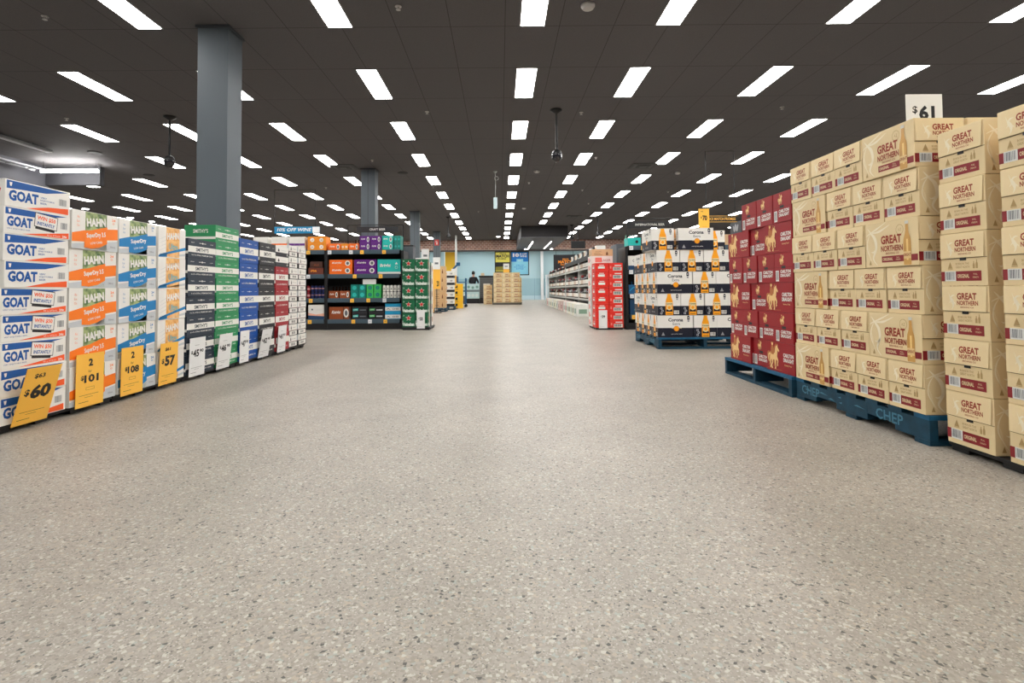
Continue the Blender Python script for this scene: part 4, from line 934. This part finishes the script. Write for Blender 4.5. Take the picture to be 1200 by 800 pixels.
def bwsign(F):
    w, h = F.w, F.h; F.rect(0, 0, w * .45, h, INK, 1); F.rect(0, h * .75, w * .45, h, HGR, 2); F.disc(w * .7, h * .5, w * .12, mat('pale_brown', (180, 130, 100), .5), 2, 10)
BP = proto(carton(.5, .16, .248, WHITE, bwsign, bwsign))
for i in range(5): BP.put((-1.44, 11.02, .052 + i * .25), math.pi / 2, 'white and black carton at the aisle end of the green stack, %s from the floor' % ORD[i + 1], 'beer carton', 'white and black cartons beside the green stack')
price_card('price_sign', .15, .34, PAPER, [('$', .22, .52, .1, .08, .03), ('33', .36, .44, .38, .19, .05), ('_', .15, .1, .5, .005, 0)], (-1.50, 10.50, .03), 0, 'white price sign reading 33 dollars on the green cartons')
tag(MB().box(-.1, .1, 0, .3, 0, 1.66, mat('grey_steel_panel', (88, 92, 98), .5), .01).box(-.1, .1, .01, .29, 1.66, 1.69, BLACK).build('display_end_cap', loc=(-1.89, 11.45, 0)), 'grey steel end cap behind the green star cartons', 'display stand')
tag(MB().box(-.13, .13, 0, .12, 0, 1.45, PAPER, .01).build('display_stand', loc=(-1.81, 11.9, 0)), 'white display back behind the green star cartons', 'display stand')

def header_card(px0, px1, z0, z1, Y, label):
    x0 = (px0 - 586) * Y / 650; x1 = (px1 - 586) * Y / 650; e = empty('promotion_stand', ((x0 + x1) / 2, Y, 0)); w = (x1 - x0)
    m = MB().box(-w / 2, w / 2, 0, .02, z0, z1, YELLOW, .002); F = Face(m, (-w / 2, 0, z0), (1, 0, 0), (0, 0, 1), w, z1 - z0); H = z1 - z0
    F.rect(0, H * .62, w, H, PAPER, 2); F.rect(w * .25, H * .78, w * .75, H * .84, GRI, 3); F.text('20', w * .5, H * .08, w * .35, H * .18, INK, 3, .03)
    part(m, 'card', e); part(MB().tube([(0, .04, .005), (0, .04, z1 - .05)], .015, BLACK), 'post', e); part(MB().box(-.15, .15, -.1, .18, 0, .02, BLACK), 'foot', e)
    tag(e, label, 'sign')
header_card(494, 503, .9, 1.66, 12.2, 'tall yellow and white price card rising behind the green star cartons')
header_card(507.5, 516, .8, 1.85, 18.4, 'yellow and white price card before the kraft carton stack')
header_card(529, 535, .9, 1.62, 22.4, 'small white and orange price card beside the yellow boxes')
# yellow edge strip display
tag(MB().box(-.03, .03, -.2, .2, 0, 1.35, YELLOW, .005).build('display_pillar', loc=(-2.30, 18.9, 0)), 'narrow yellow display side left of the kraft carton stack', 'display stand')

# ------------------------------------------------------------------ kraft stack and others in the far left aisle
KR = mat('kraft_card', (212, 178, 134), .6, noise=.04, nscale=4); KRD = mat('kraft_ink', (120, 76, 44), .6)
def kraft(F):
    w, h = F.w, F.h; F.rect(w * .1, h * .3, w * .4, h * .36, KRD, 2); F.text('CRAFT', w * .15, h * .55, w * .3, h * .14, KRD, 2); F.bottle(w * .72, h * .12, h * .5, w * .05, KRD, 2); F.rect(w * .1, h * .12, w * .5, h * .16, KRD, 2)
blue_pallet('wooden_pallet', -2.42, -1.90, 19.4, 20.2, 'y', 'small blue pallet under the kraft cartons', False)
KFP = proto(carton(.4, .42, .29, KR, kraft, kraft))
for i in range(5): KFP.put((-2.11, 19.65, .142 + i * .292), math.radians(jit(2)), 'kraft brown carton, %s from the floor on the small blue pallet' % ORD[i + 1], 'carton', 'kraft cartons')
blue_pallet('wooden_pallet', -2.32, -1.75, 21.3, 22.1, 'y', 'blue pallet under the distant black and white cartons', False)
BWP = proto(carton(.42, .4, .27, WHITE, lambda F: (F.rect(0, 0, F.w, F.h * .34, PBL, 1), F.barcode(F.w * .6, F.h * .45, F.w * .3, F.h * .3, INK, WHITE, 2, 6), F.disc(F.w * .3, F.h * .6, F.w * .06, OR2, 2)), lambda F: F.rect(0, 0, F.w, F.h * .34, PBL, 1)))
for i in range(5): BWP.put((-1.98, 21.6, .142 + i * .272), math.radians(jit(3)), 'distant white and black carton, %s from the floor beside the kraft stack' % ORD[i + 1], 'carton', 'distant white and black cartons')
YB = mat('box_yellow', (248, 192, 36), .5)
YBP = proto(carton(.38, .36, .256, YB, lambda F: (F.poly([(F.w * .2, F.h * .3), (F.w * .45, F.h * .35), (F.w * .42, F.h * .75), (F.w * .2, F.h * .7)], INK, 2), F.rect(0, 0, F.w, F.h * .03, OR2, 2), F.rect(F.w * .25, F.h * .1, F.w * .5, F.h * .16, INK, 2)), lambda F: F.rect(0, 0, F.w, F.h * .03, OR2, 2)), 'yellow_box')
for i in range(4): YBP.put((-1.765, 23.55, .0 + i * .258), 0, 'bright yellow box, %s from the floor in the yellow column' % ORD[i + 1], 'box', 'yellow boxes')
def trolley():
    e = empty('stock_trolley', (-2.0, 25.2, 0)); b = mat('trolley_blue', (28, 84, 124), .4)
    for x in (-.45, .45):
        for y in (-.3, .3):
            part(MB().tube([(x, y, .1), (x, y, 1.3)], .025, b), 'post', e); part(MB().lathe([(.05, 0), (.05, .1)], BLACK, x, y, 10), 'wheel', e)
    for z in (.14, .7, 1.1): part(MB().box(-.47, .47, -.32, .32, z, z + .03, b), 'shelf', e)
    part(MB().box(-.4, .1, -.25, .25, 1.13, 1.38, b, .01), 'tub', e); part(MB().box(-.40, .40, -.25, .25, .17, .5, mat('trolley_tub', (40, 58, 80), .5), .01), 'tub', e)
    part(MB().tube([(-.1, 0, 1.38), (-.1, 0, 1.75), (.1, 0, 1.95)], .05, b), 'hose', e); part(MB().box(.02, .2, -.05, .05, 1.86, 2.02, b, .02), 'head', e)
    tag(e, 'blue stock trolley standing behind the yellow boxes', 'trolley')
trolley()
# yellow wall banner far away
tag(MB().box(-.3, .3, 0, .04, 0, 1.75, mat('banner_yellow', (228, 184, 40), .5)).build('wall_banner', loc=(-3.1, 34.0, 2.1 - .0)), 'tall plain yellow banner at the far end left of the till', 'banner').location = (-3.05, 33.9, 1.35)
bn = [o for o in bpy.data.objects if o.name.startswith('wall_banner')][0]
# red notice on the last pillar
m = MB().box(-.11, .11, -.006, 0, 0, .3, mat('notice_red', (206, 62, 56), .5)); F = Face(m, (-.11, -.006, 0), (1, 0, 0), (0, 0, 1), .22, .3)
F.rect(.09, .05, .15, .17, WHITE, 1); F.stroke([(.12, .17), (.12, .22), (.07, .22), (.06, .16)], [.02] * 4, WHITE, 1)
tag(m.build('fire_notice', loc=(-3.19, 28.047, 3.03)), 'small red fire extinguisher notice on the far grey pillar', 'sign')

# ------------------------------------------------------------------ island of cream cartons at the far end of the aisle
def small_cream(F):
    w, h = F.w, F.h; marlin(F, w * .06, h * .3, h * .5, 1); F.text('GREAT', w * .36, h * .52, w * .4, h * .2, RUST, 1, .03); F.text('NORTHERN', w * .36, h * .34, w * .42, h * .13, RUST, 1, .02); F.rect(w * .3, h * .10, w * .95, h * .22, MAROON, 1); F.bottle(w * .85, h * .08, h * .8, w * .04, GOLDB, 3)
    F.rect(0, h * .97, w, h, TAN, 2)
IY = 28.4; IX = -.36
e = empty('wooden_pallet', (IX + .72, IY + .8, 0))
for cy_ in (-.75, 0, .75): part(MB().box(-.75, .75, cy_ - .05, cy_ + .05, 0, .08, mat('grey_timber', (96, 92, 84), .7)), 'bearer', e)
part(MB().box(-.76, .76, -.82, .82, .08, .11, mat('grey_timber', (96, 92, 84), .7)), 'deck', e)
tag(e, 'grey pallet under the far island of cream cartons', 'pallet')
IP = proto(carton(.445, .42, .252, CREAM, small_cream, small_cream))
for layer in range(6):
    for i in range(3):
        IP.put((IX + .25 + i * .455, IY + .22, .112 + layer * .2575), math.radians(jit(1.2)), 'cream carton on the far island, %s layer up, %s' % (ORD[layer + 1], ('left', 'middle', 'right')[i]), 'carton', 'cream cartons on the far island')
    IP.put((IX + 1.5 - .22, IY + .75, .112 + layer * .2575), math.pi / 2, 'cream carton on the far island, %s layer up, set back at the right' % ORD[layer + 1], 'carton', 'cream cartons on the far island') if layer < 5 else None
header_card(590, 597, 1.4, 2.2, 30.4, 'yellow and white price card above the far cream island')
for i in range(4): IP.put((-.65, 29.6, i * .26), math.pi / 2 * 0 + .05, 'cream carton in the low stack left of the island, %s from the floor' % ORD[i + 1], 'carton', 'low cream stack')
WP = proto(carton(.18, .34, .22, mat('wine_white', (226, 218, 206), .5), lambda F: F.rect(F.w * .2, F.h * .4, F.w * .8, F.h * .6, SAL, 1), lambda F: F.rect(F.w * .2, F.h * .4, F.w * .8, F.h * .6, SAL, 1)))
for i in range(5):
    for j in range(2): WP.put((-.82 + j * .19, 30.6, i * .222), 0, 'pale wine carton before the grey counter, %s from the floor in the %s column' % (ORD[i + 1], ('left', 'right')[j]), 'carton', 'pale wine cartons before the counter')

# ------------------------------------------------------------------ till counter and cashier
def counters():
    e = empty('checkout_counter', (-1.93, 31.6, 0)); te = mat('freezer_print', (188, 214, 214), .3); 
    part(MB().box(-.7, .75, 0, .8, 0, .28, mat('kick_black', (26, 24, 26), .5)), 'plinth', e)
    m = MB().box(-.7, .75, .0, .8, .28, 1.12, te, .01); F = Face(m, (-.7, 0, .28), (1, 0, 0), (0, 0, 1), 1.45, .84); F.rect(0, .38, 1.45, .5, mat('counter_grey_trim', (110, 124, 126), .4), 1)  # plain grey band across the front of the case
    for i in range(6): F.disc(.12 + i * .24, .62 + .04 * (i % 2), .08, mat('freezer_green', (120, 160, 150), .4), 2, 10); F.disc(.2 + i * .22, .18, .09, mat('freezer_pale', (214, 226, 222), .4), 2, 10)
    part(m, 'display_case', e)
    tag(e, 'pale glass fronted counter with black plinth before the cashier', 'counter')
    e = empty('service_counter', (-.30, 31.8, 0)); g = mat('counter_grey', (92, 92, 92), .5)
    m = MB().box(-.87, .87, 0, .7, 0, 1.50, g)
    F = Face(m, (-.87, 0, 0), (1, 0, 0), (0, 0, 1), 1.74, 1.5)
    for i in range(9): F.rect(0, .38 + i * .12, 1.74, .40 + i * .12, mat('slat_gap', (64, 66, 66), .6), 1)
    F.rect(0, 0, 1.74, .32, mat('kick_dark', (48, 44, 44), .5), 1)
    part(m, 'slatted_front', e); part(MB().box(-.92, .92, -.05, .75, 1.50, 1.58, BLACK, .01), 'worktop', e)
    tag(e, 'grey slatted service counter behind the far cream island', 'counter')
    tag(MB().box(-.1, .1, -.1, .1, 0, .16, mat('small_tan', (206, 176, 140), .6), .02).build('tan_pot', loc=(-1.0, 32.1, 1.584)), 'small tan pot on the grey service counter', 'pot')
counters()
def person():
    shirt = mat('black_shirt', (22, 22, 26), .8); skin = mat('skin', (200, 150, 125), .5); hair = mat('dark_hair', (28, 22, 20), .6); trou = mat('black_trousers', (26, 26, 30), .8)
    me = bpy.data.meshes.new('person'); bm = bmesh.new()
    J = {'pelvis': (0, 0, 1.0), 'belly': (0, .01, 1.12), 'chest': (0, 0, 1.36), 'neckb': (0, .0, 1.53), 'neck': (0, -.02, 1.60), 'headl': (0, -.04, 1.68), 'headt': (0, -.03, 1.80),
         'hipl': (-.1, 0, .95), 'kneel': (-.11, -.02, .52), 'anklel': (-.11, .03, .1), 'toel': (-.12, -.12, .04), 'hipr': (.1, 0, .95), 'kneer': (.11, -.02, .52), 'ankler': (.11, .03, .1), 'toer': (.12, -.12, .04),
         'shl': (-.21, 0, 1.46), 'ell': (-.31, -.06, 1.2), 'wrl': (-.14, -.27, 1.18), 'shr': (.21, 0, 1.46), 'elr': (.31, -.06, 1.2), 'wrr': (.14, -.27, 1.18), 'pl': (-.11, -.33, 1.17), 'pr': (.11, -.33, 1.17)}
    R = {'pelvis': .15, 'belly': .14, 'chest': .18, 'neckb': .09, 'neck': .055, 'headl': .075, 'headt': .085, 'hipl': .09, 'kneel': .06, 'anklel': .04, 'toel': .035, 'hipr': .09, 'kneer': .06, 'ankler': .04, 'toer': .035,
         'shl': .09, 'ell': .06, 'wrl': .028, 'shr': .09, 'elr': .06, 'wrr': .028, 'pl': .03, 'pr': .03}
    E = [('pelvis', 'belly'), ('belly', 'chest'), ('chest', 'neckb'), ('neckb', 'neck'), ('neck', 'headl'), ('headl', 'headt'), ('pelvis', 'hipl'), ('hipl', 'kneel'), ('kneel', 'anklel'), ('anklel', 'toel'),
         ('pelvis', 'hipr'), ('hipr', 'kneer'), ('kneer', 'ankler'), ('ankler', 'toer'), ('chest', 'shl'), ('shl', 'ell'), ('ell', 'wrl'), ('wrl', 'pl'), ('chest', 'shr'), ('shr', 'elr'), ('elr', 'wrr'), ('wrr', 'pr')]
    for sgn, p in ((-1, 'pl'), (1, 'pr')):
        bx, by, bz = J[p]
        for i in range(4):
            n1 = 'f%s%d' % (p, i); n2 = n1 + 'b'; dx = (i - 1.5) * .019
            J[n1] = (bx + dx, by - .05, bz - .004); J[n2] = (bx + dx, by - .085 + .008 * abs(i - 1), bz - .025); R[n1] = .009; R[n2] = .008; E += [(p, n1), (n1, n2)]
        n1 = 't' + p; J[n1] = (bx - sgn * .045, by - .03, bz - .01); R[n1] = .01; E += [(p, n1)]
    names = list(J); idx = {n: i for i, n in enumerate(names)}
    bm.free(); me.from_pydata([J[n] for n in names], [(idx[a], idx[b]) for a, b in E], [])
    o = bpy.data.objects.new('person', me); COL.objects.link(o)
    sk = o.modifiers.new('skin', 'SKIN'); sk.use_smooth_shade = True
    for n in names:
        d = me.skin_vertices[0].data[idx[n]]; d.radius = (R[n], R[n] * (.8 if n in ('chest', 'belly', 'pelvis') else 1)); d.use_root = (n == 'pelvis')
    su = o.modifiers.new('sub', 'SUBSURF'); su.levels = su.render_levels = 1
    dg = bpy.context.evaluated_depsgraph_get(); em = bpy.data.meshes.new_from_object(o.evaluated_get(dg))
    o.modifiers.clear(); o.data = em
    em.materials.clear()
    for m in (skin, shirt, trou): em.materials.append(m)
    for p in em.polygons:
        c = p.center; p.use_smooth = True
        arm = abs(c.x) > .2 or c.y < -.15
        p.material_index = 1 if (1.02 < c.z < 1.555 and not (c.y < -.19)) else (2 if c.z <= 1.02 else 0)
    h = MB(); n = 14
    prof = [(.088, 1.69), (.098, 1.75), (.098, 1.80), (.085, 1.85), (.05, 1.885), (.01, 1.895)]
    h.lathe(prof, hair, 0, -.012, 16)
    hm = h.build('hair', o, smooth=True)
    fc = MB()
    for sx in (-.032, .032): fc.lathe([(.002, 1.735), (.009, 1.742), (.002, 1.749)], mat('eye', (30, 24, 22), .3), sx, -.118, 8)
    fc.lathe([(.006, 1.70), (.014, 1.705), (.008, 1.73), (.004, 1.745)], skin, 0, -.122, 8); fc.box(-.022, .022, -.116, -.108, 1.672, 1.678, mat('lips', (160, 90, 84), .5))
    for sx in (-.086, .086): fc.lathe([(.004, 1.70), (.014, 1.715), (.016, 1.74), (.006, 1.755)], skin, sx, -.03, 8)
    fc.build('face', o)
    o.location = (-1.58, 32.85, 0.0); o.rotation_euler = (0, 0, math.radians(150))
    o.scale = (1.0, 1.0, 1.0)
    tag(o, 'person in a black shirt with short dark hair standing behind the far counter', 'person')
person()
# posters
def poster(x0, x1, z0, z1, Y, base, fn, label, hang=0):
    w = x1 - x0; e = empty('poster', (x0, Y, z0)); m = MB().box(0, w, 0, .03, 0, z1 - z0, base); F = Face(m, (0, 0, 0), (1, 0, 0), (0, 0, 1), w, z1 - z0); fn(F); part(m, 'print', e)
    f = MB().box(-.05, 0, -.02, .04, -.05, z1 - z0 + .05, BLACK).box(w, w + .05, -.02, .04, -.05, z1 - z0 + .05, BLACK).box(-.05, w + .05, -.02, .04, -.06, 0, BLACK).box(-.05, w + .05, -.02, .04, z1 - z0, z1 - z0 + .05, BLACK); part(f, 'frame', e)
    for hx in (.1, w - .1):
        if hang: part(MB().tube([(hx, .01, z1 - z0), (hx, .01, 3.1 - z0)], .01, BLACK), 'hanger', e)
    tag(e, label, 'poster')
PY = 33.28; s_ = PY / 650
LY = mat('poster_yellow', (226, 214, 92), .5); PB1 = mat('poster_blue', (14, 118, 202), .5); PB2 = mat('poster_sky', (138, 210, 232), .5)
def p1(F):
    w, h = F.w, F.h; F.text('PRICE', w * .3, h * .90, w * .45, h * .06, INK, 2, .03); F.text('MATCH', w * .04, h * .72, w * .92, h * .15, INK, 2, .05); F.text('PROMISE', w * .14, h * .62, w * .6, h * .07, INK, 2, .02)
    F.rect(0, h * .05, w, h * .48, INK, 1); F.poly([(0, h * .05), (w, h * .05), (w, h * .2), (w * .5, h * .26), (0, h * .24)], mat('poster_olive', (140, 134, 50), .5), 2)
poster((581 - 586) * s_, (597.5 - 586) * s_, .74 + 22 * s_, .74 + 44.6 * s_, PY, LY, p1, 'yellow and black price match poster at the far end')
def p2(F):
    w, h = F.w, F.h; F.rect(0, 0, w, h * .57, PB2, 1); F.text('10', w * .08, h * .78, w * .38, h * .17, WHITE, 3, .06); F.text('% OFF', w * .50, h * .87, w * .42, h * .08, WHITE, 3, .03); F.text('WINE', w * .50, h * .77, w * .42, h * .08, WHITE, 3, .03)
    F.rect(w * .30, h * .54, w * .70, h * .69, PB2, 2); F.text('MIX', w * .4, h * .59, w * .2, h * .05, WHITE, 3); 
    for i, t in enumerate(('WHEN YOU', 'PURCHASE 6+', 'BOTTLES')): F.text(t, w * (.26, .16, .28)[i], h * (.38 - i * .08), w * (.48, .68, .44)[i], h * .05, PB1, 3, .02)
poster((599.7 - 586) * s_, (619.3 - 586) * s_, .74 + 18.5 * s_, .74 + 44.6 * s_, PY, PB1, p2, 'blue ten percent off wine poster at the far end')
def p3(F):
    w, h = F.w, F.h; F.text('PRICE', w * .4, h * .66, w * .3, h * .12, OR2, 2, .03); F.text('MATCH', w * .18, h * .42, w * .72, h * .22, OR2, 2, .05); F.text('PROMISE', w * .3, h * .26, w * .5, h * .12, OR2, 2, .02)
poster(3.28, 4.5, .74 + 24 * .0515, .74 + 40 * .0515, 33.28, PBL, p3, 'black and orange price match poster above the wine racks', 1)
def fridge():
    e = empty('display_fridge', (3.35, 36.5, 0)); w = mat('fridge_white', (214, 218, 220), .4)
    part(MB().box(-.3, .3, 0, .7, 0, 1.75, w, .02), 'cabinet', e); part(MB().box(-.26, .26, -.02, 0, .15, 1.6, mat('fridge_glass', (196, 212, 216), .2), .01), 'door', e); part(MB().box(.2, .22, -.05, -.02, .6, 1.1, GRI), 'handle', e)
    tag(e, 'pale upright display fridge far off beyond the wine racks', 'fridge')
fridge()
def screen():
    e = empty('hanging_screen', (3.55, 25.0, 2.6)); part(MB().box(-.32, .32, 0, .06, 0, .34, BLACK, .01), 'housing', e); part(MB().box(-.29, .29, -.003, 0, .03, .31, mat('screen_glass', (12, 12, 14), .5), 0), 'screen', e)
    part(MB().tube([(0, .08, .17), (0, .08, CEIL - 2.6)], .02, BLACK), 'pole', e); tag(e, 'black screen hanging from the ceiling above the wine racks', 'screen')
screen()
def wall_extras():
    tag(MB().box(0, .06, 0, .02, 0, 1.6, mat('pale_trim', (196, 208, 212), .5)).build('wall_strip', loc=(-2.55, 41.96, 1.7)), 'pale vertical strip on the far blue wall', 'trim')
# ------------------------------------------------------------------ wine racks on the right
def wine():
    X = 2.75; Y0, Y1 = 15.6, 31.2; steel = mat('rack_light', (186, 186, 180), .4); dk = mat('rack_dark', (46, 44, 46), .5)
    lv = (.44, .89, 1.43)
    nb = 4; L = (Y1 - Y0) / nb
    for b in range(nb):
        e = empty('wine_rack', (X, Y0 + b * L, 0))
        part(MB().box(.40, .44, 0, L - .01, 0, 1.86, dk), 'back_panel', e)
        for y in (0, L - .05): part(MB().box(0, .40, y, y + .04, 0, 1.86 if b < 2 else 1.7, steel), 'upright', e)
        for z in lv: sh = part(MB().box(.0, .40, .04, L - .05, z - .03, z, dk), 'shelf', e); part(MB().box(-.02, 0, 0.0, L - .01, z - .05, z + .01, steel), 'price_rail', sh)
        if b < 2: part(MB().box(-.01, .4, .04, L - .05, 1.76, 1.79, dk), 'shelf', e); part(MB().box(-.03, -.01, 0, L - .01, 1.66, 1.80, dk), 'sign_rail', e)
        part(MB().box(0, .4, .04, L - .05, 0, .12, dk), 'plinth', e)
        tag(e, 'wine rack bay along the right of the aisle, %s from the camera' % ORD[b + 1], 'shelving', 'wine rack bays')
    protos = []
    for nm_, gc, lc, cc in (('dark', (30, 20, 22), (228, 222, 212), (40, 20, 24)), ('red', (60, 22, 22), (206, 186, 168), (150, 40, 40)), ('green', (34, 46, 34), (232, 230, 224), (190, 190, 186))):
        mb = MB().lathe([(.040, 0), (.043, .01), (.043, .20), (.034, .23), (.018, .26), (.017, .325)], mat('wine_glass_' + nm_, gc, .12), n=10)
        mb.lathe([(.0435, .04), (.0435, .17)], mat('wine_label_' + nm_, lc, .5), n=10); mb.lathe([(.0185, .27), (.0185, .327)], mat('wine_cap_' + nm_, cc, .4), n=8)
        protos.append((nm_, Proto(mb.build('wine_bottle', smooth=False))))
    lab = {'dark': 'dark wine bottle with pale label standing on the right hand wine racks', 'red': 'reddish wine bottle with tan label standing on the right hand wine racks', 'green': 'green wine bottle with white label standing on the right hand wine racks'}
    for z in lv:
        y = Y0 + .12; k = 0
        while y < Y1 - .1:
            r = (y - Y0) % L
            if .095 < r < L - .1:
                kk = (k // 4 + int(z * 10)) % 3; nm_, P = protos[kk]; P.put((X + .06, y, z + .001), 0, lab[nm_], 'wine bottle', nm_ + ' wine bottles on the racks')
            y += .145; k += 1
    bx = mat('wine_box_white', (222, 222, 214), .5); 
    P = [Proto(MB().box(-.19, .19, -.24, .24, 0, .34, m, .006).box(-.192, -.19, -.15, .1, .08, .22, m2).box(-.12, .1, -.242, -.24, .08, .2, m2).build('wine_box')) for m, m2 in
         ((bx, mat('box_leaf', (130, 160, 138), .5)), (mat('wine_box_pink', (220, 196, 188), .5), mat('box_rose', (160, 70, 80), .5)), (mat('wine_box_cream', (226, 222, 200), .5), mat('box_green', (70, 92, 72), .5)))]
    col = ('white', 'pink', 'cream'); y = 15.45; i = 0
    while y < 30.5:
        k = (0, 2, 0, 2, 0, 1, 0, 1, 1)[i % 9]
        P[k].put((2.27 + .01 * i + (0 if i else 0), y, 0), math.radians(jit(2)), '%s wine box on the floor before the racks, %s from the camera' % (col[k], ORD[i + 1] if i < 16 else 'number'), 'wine box', 'wine boxes on the floor')
        if i > 14: break
        y += (.52 if i < 6 else .95); i += 1
    # display packs on the near top shelf
    for j in range(11):
        m = MB().box(-.13, .13, -.11, .11, 0, .20, mat('card_black_case', (52, 52, 54), .5) if j % 2 else WHITE, .005).box(-.132, -.13, -.08, .08, .05, .15, GREYP if j % 2 else KR)
        tag(m.build('wine_case', loc=(X + .13, Y0 + .28 + j * .54, 1.792)), '%s case on the highest wine shelf, %s from the camera' % ('black' if j % 2 else 'white', ORD[j + 1]), 'carton', 'cases on the highest wine shelf')
wine()
# ------------------------------------------------------------------ red label stack and international shelving
def red_block():
    R2 = mat('scarlet_card', (226, 44, 30), .5); g = 'scarlet cartons beside the aisle'
    def fa(F): F.rect(F.w * .22, F.h * .30, F.w * .72, F.h * .58, SWH, 1); F.rect(F.w * .05, F.h * .9, F.w * .95, F.h * .93, mat('scarlet_dark', (150, 24, 18), .5), 1); F.rect(F.w * .3, F.h * .68, F.w * .66, F.h * .76, SWH, 1)
    def fb(F): F.barcode(F.w * .30, F.h * .06, F.w * .62, F.h * .42, INK, SWH, 1, 10); F.rect(F.w * .42, F.h * .62, F.w * .9, F.h * .74, SWH, 1); F.rect(F.w * .08, F.h * .3, F.w * .18, F.h * .6, mat('scarlet_pink', (238, 130, 116), .5), 1)
    plastic_base(1.75, 2.26, 10.21, 10.95, .035, 'low black base under the scarlet cartons')
    A = proto(carton(.245, .36, .1475, R2, fa, fa)); B = proto(carton(.255, .36, .1475, R2, fb, fb))
    for i in range(8):
        A.put((1.88, 10.40, .037 + i * .149), math.radians(jit(.8)), 'scarlet carton with white label, %s from the floor in the left column' % ORD[i + 1], 'beer carton', g)
        B.put((2.135, 10.40 - .006, .037 + i * .149), math.radians(jit(.8)), 'scarlet carton with barcode, %s from the floor in the right column' % ORD[i + 1], 'beer carton', g)
    def fc(F): F.rect(F.w * .2, F.h * .2, F.w * .5, F.h * .8, mat('scarlet_pink', (238, 130, 116), .5), 1); F.text('LAGER', F.w * .5, F.h * .3, F.w * .4, F.h * .3, RD2, 2)
    C_ = proto(carton(.42, .36, .148, WHITE, fc, fc))
    for i in range(9): C_.put((1.955, 10.80, .037 + i * .1495), math.radians(jit(.8)), 'white carton with red print behind the scarlet ones, %s from the floor' % ORD[i + 1], 'beer carton', 'white cartons behind the scarlet ones')
    tag(carton(.4, .34, .13, KR, kraft, kraft).build('carton', loc=(1.97, 10.8, .037 + 9 * .1495 + .001)), 'kraft carton lying on top of the white and scarlet stack', 'carton')
    price_card('price_sign', .155, .33, PAPER, [('$', .22, .62, .1, .06, .03), ('39', .36, .56, .38, .16, .04), ('_', .15, .1, .5, .005, 0)], (1.885, 10.20, .03), 0, 'white price sign on the scarlet cartons')
    tag(MB().box(-.16, .16, 0, .6, 0, 1.66, mat('grey_steel_panel', (88, 92, 98), .5), .01).build('display_end_cap', loc=(2.52, 11.2, 0)), 'tall grey steel end cap behind the scarlet cartons', 'display stand')
red_block()
IZ = [1.545, 1.10, .655, .27]
gx = 2.36
gondola('shelving_unit', gx, 4.75, 10.25, .55, IZ, (1.25,), 'black international beer shelving behind the white and navy stack', [(.07, 0, 0), (.29, 0, 1), (.06, 1, 0), (.07, 2, 0), (.1, 3, 1), (.32, 3, 1)])
def intl():
    for (x0, w, li, h, base, desc, fn) in ((.02, .24, 0, .15, TE, 'teal six pack', lambda F: F.disc(F.w * .7, F.h * .5, F.h * .2, INK, 1, 8)), (.27, .2, 0, .15, PBL, 'black six pack', lambda F: F.disc(F.w * .5, F.h * .5, F.h * .2, SWH, 1, 8)),
                                     (.02, .42, 1, .26, WHITE, 'white carton with navy foot', lambda F: (F.rect(0, 0, F.w, F.h * .3, NVB, 1), F.text('Corona', F.w * .2, F.h * .55, F.w * .5, F.h * .2, NAVY, 2), F.disc(F.w * .6, F.h * .3, F.h * .12, AMB, 3, 10))), (.02, .20, 2, .17, mat('pack_steel_blue', (30, 92, 140), .45), 'blue bottle pack', lambda F: F.stroke([(F.w * .1, F.h * .3), (F.w * .5, F.h * .7), (F.w * .9, F.h * .4)], [.01, .02, .01], CYN, 1)), (.23, .20, 2, .17, mat('pack_steel_blue', (30, 92, 140), .45), 'second blue bottle pack', lambda F: F.stroke([(F.w * .1, F.h * .3), (F.w * .5, F.h * .7), (F.w * .9, F.h * .4)], [.01, .02, .01], CYN, 1)),
                                     (.04, .40, 3, .28, mat('pack_deep_blue', (20, 62, 96), .45), 'deep blue carton', lambda F: F.stroke([(F.w * .2, F.h * .3), (F.w * .4, F.h * .7), (F.w * .6, F.h * .3), (F.w * .8, F.h * .7)], [.01, .015, .015, .01], TE, 1)),
                                     (.60, .5, 0, .15, PBL, 'wide black pack', lambda F: None), (.60, .5, 1, .26, RD2, 'wide red carton', lambda F: None), (1.35, .6, 1, .26, HGR, 'wide green carton', lambda F: None), (1.35, .6, 0, .2, KR, 'wide kraft pack', lambda F: None)):
        pack('beer_pack', gx + x0 + w / 2, w, IZ[li], h, 10.25, .3, base, fn, '%s on the international beer %s shelf' % (desc, ('top', 'second', 'third', 'bottom')[li]), 'packs on the international shelves')
    bt = MB().lathe([(.026, 0), (.03, .006), (.03, .12), (.026, .145), (.013, .175), (.012, .215), (.014, .217), (.014, .228)], mat('pale_green_glass', (110, 150, 130), .15), n=12)
    P = Proto(bt.build('beer_bottle'))
    for i in range(3): P.put((gx + .06 + i * .078, 10.62, IZ[0]), 0, 'pale green bottle behind the teal six pack, %s from the left' % ORD[i + 1], 'bottle', 'pale green bottles')
    bt = MB().lathe([(.026, 0), (.03, .006), (.03, .12), (.026, .145), (.013, .175), (.012, .215), (.014, .217), (.014, .228)], mat('blue_glass', (40, 96, 140), .15), n=12)
    P = Proto(bt.build('beer_bottle'))
    for i in range(4): P.put((gx + .07 + i * .09, 10.62, IZ[2]), 0, 'blue bottle behind the blue packs, %s from the left' % ORD[i + 1], 'bottle', 'blue bottles')
intl()
